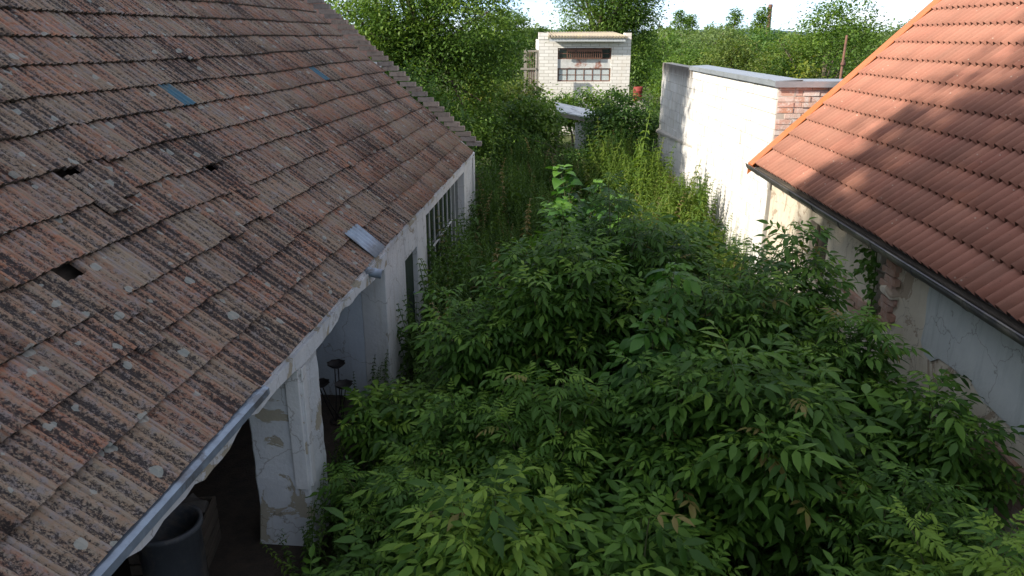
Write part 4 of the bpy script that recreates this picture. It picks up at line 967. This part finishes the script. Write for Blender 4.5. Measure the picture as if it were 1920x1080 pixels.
# orchard right of the block wall
orch = [(1300, 34, 4.0, 1.5, "leftmost orchard tree behind the wall coping"), (1365, 29, 4.3, 1.4, "orchard tree second from the wall's far end"), (1425, 31, 4.6, 1.5, "orchard tree under the factory chimney"),
        (1480, 26, 4.4, 1.2, "orchard tree just left of the tallest orchard tree"), (1550, 24, 5.5, 1.7, "tallest orchard tree, with upright twigs against the sky"), (1625, 27, 4.7, 1.5, "orchard tree behind the rusty pole"), (1690, 33, 4.7, 1.6, "rightmost orchard tree, behind the orange roof's edge")]
for i, (px_, Y, h_, r_, lb) in enumerate(orch):
    tree("orchard_tree", lb, "tree", tb(px_, Y), [(0, 0, h_ * .62, r_, r_, h_ * .30), (.3, 0, h_ * .82, r_ * .6, r_ * .6, h_ * .16), (-.4, 0, h_ * .35, r_ * .9, r_, h_ * .2)], 17000, .115, [M['locust'], M['grass_leaf'], M['dark_leaf'], M['grass_leaf'], M['locust'], M['haze_leaf'], M['dark_leaf']][i], 1.4, .1, .42, "orchard trees behind the block wall", 20 + i, 40, .2, 18)
tree("forsythia_bush", "yellow-leaved bush just above the wall coping", "bush", tb(1502, 20), [(0, 0, 2.9, .5, .5, .8), (0, 0, 1.6, .6, .6, 1.2)], 2600, .13, M['yellow_leaf'], 1, .04, .3, seed=40)
# far trees
far = [(1240, 70, 4.6, 2.2, "dark round tree left of the polytunnel"), (1285, 85, 5.2, 3.4, "wide green tree behind the polytunnel"), (1262, 60, 1.9, 1.3, "low round bush in the field beyond the wall"), (1340, 95, 6.0, 3.2, "broad far tree between poplars and orchard"), (1410, 105, 6.0, 3.4, "far tree left of the factory chimney's foot"), (1710, 75, 6.0, 3.4, "round far tree against the orange roof's verge")]
for i, (px_, Y, h_, r_, lb) in enumerate(far):
    tree("field_tree", lb, "tree", tb(px_, Y), [(0, 0, h_ * .6, r_, r_, h_ * .38), (0, 0, h_ * .3, r_ * .9, r_, h_ * .3)], 5200, .34, M['haze_leaf'] if i % 2 else M['locust'], 2, .2, .8, "trees in the fields", 60 + i, 40)
pop = [(1271, 150, 9.3, "leftmost slim poplar on the skyline"), (1290, 160, 8.9, "short slim poplar beside the leftmost one"), (1372, 150, 9.0, "slim poplar left of the chimney"), (1421, 145, 9.8, "tall poplar touching the chimney")]
for i, (px_, Y, h_, lb) in enumerate(pop):
    tree("poplar", lb, "tree", tb(px_, Y), [(0, 0, h_ * .6, 1.2, 1.2, h_ * .4)], 1800, .5, M['locust'], 4, .2, .7, "poplars on the skyline", 80 + i, 30, -.5)
r = np.random.default_rng(77); n = 26000; px_ = r.uniform(600, 2300, n); Yd = r.uniform(170, 260, n); hx = 4.7 + 1.0 * np.sin(px_ * .021) + .8 * np.sin(px_ * .057 + 1)
P = np.stack([(px_ - 960) / F * Yd, Yd, hx * r.random(n) ** .6], -1); V, Fa = scatter(LQ[0], LQ[1], rotm(r.uniform(0, 6.28, n), r.normal(0, .6, n), r.normal(0, .6, n)), P, r.uniform(.8, 1.8, n))
tag(link("far_wood", mesh("far_wood", V, Fa, M['haze_leaf'], False, np.repeat(r.uniform(.1, .8, n), 4))), "distant belt of trees along the horizon", "wood", kind="stuff")
# the tree behind the farm building whose shade dapples the orange roof (out of frame)
tree("walnut_tree", "tall tree out of frame whose crown dapples the orange roof", "tree", (-13.4, -.65, 0), [(0, 0, 12.8, 3.4, 2.5, 3.5), (0, -4.5, 11, 3.0, 3.6, 3.6)], 21000, .42, M['locust'], 5, .4, 1.4, seed=99, per=110)
tree("added_shade_tree", "slim tall tree added unseen behind the farm roof, shading the block wall's end", "tree", (-7.45, 16.55, 0), [(0, 0, 8.2, 1.5, 1.6, 3.6), (0, 0, 11.0, 1.2, 1.4, 3.0)], 12000, .3, M['locust'], 4, .2, .7, seed=98, per=60)  # unseen tree added to throw shade on the wall's far end
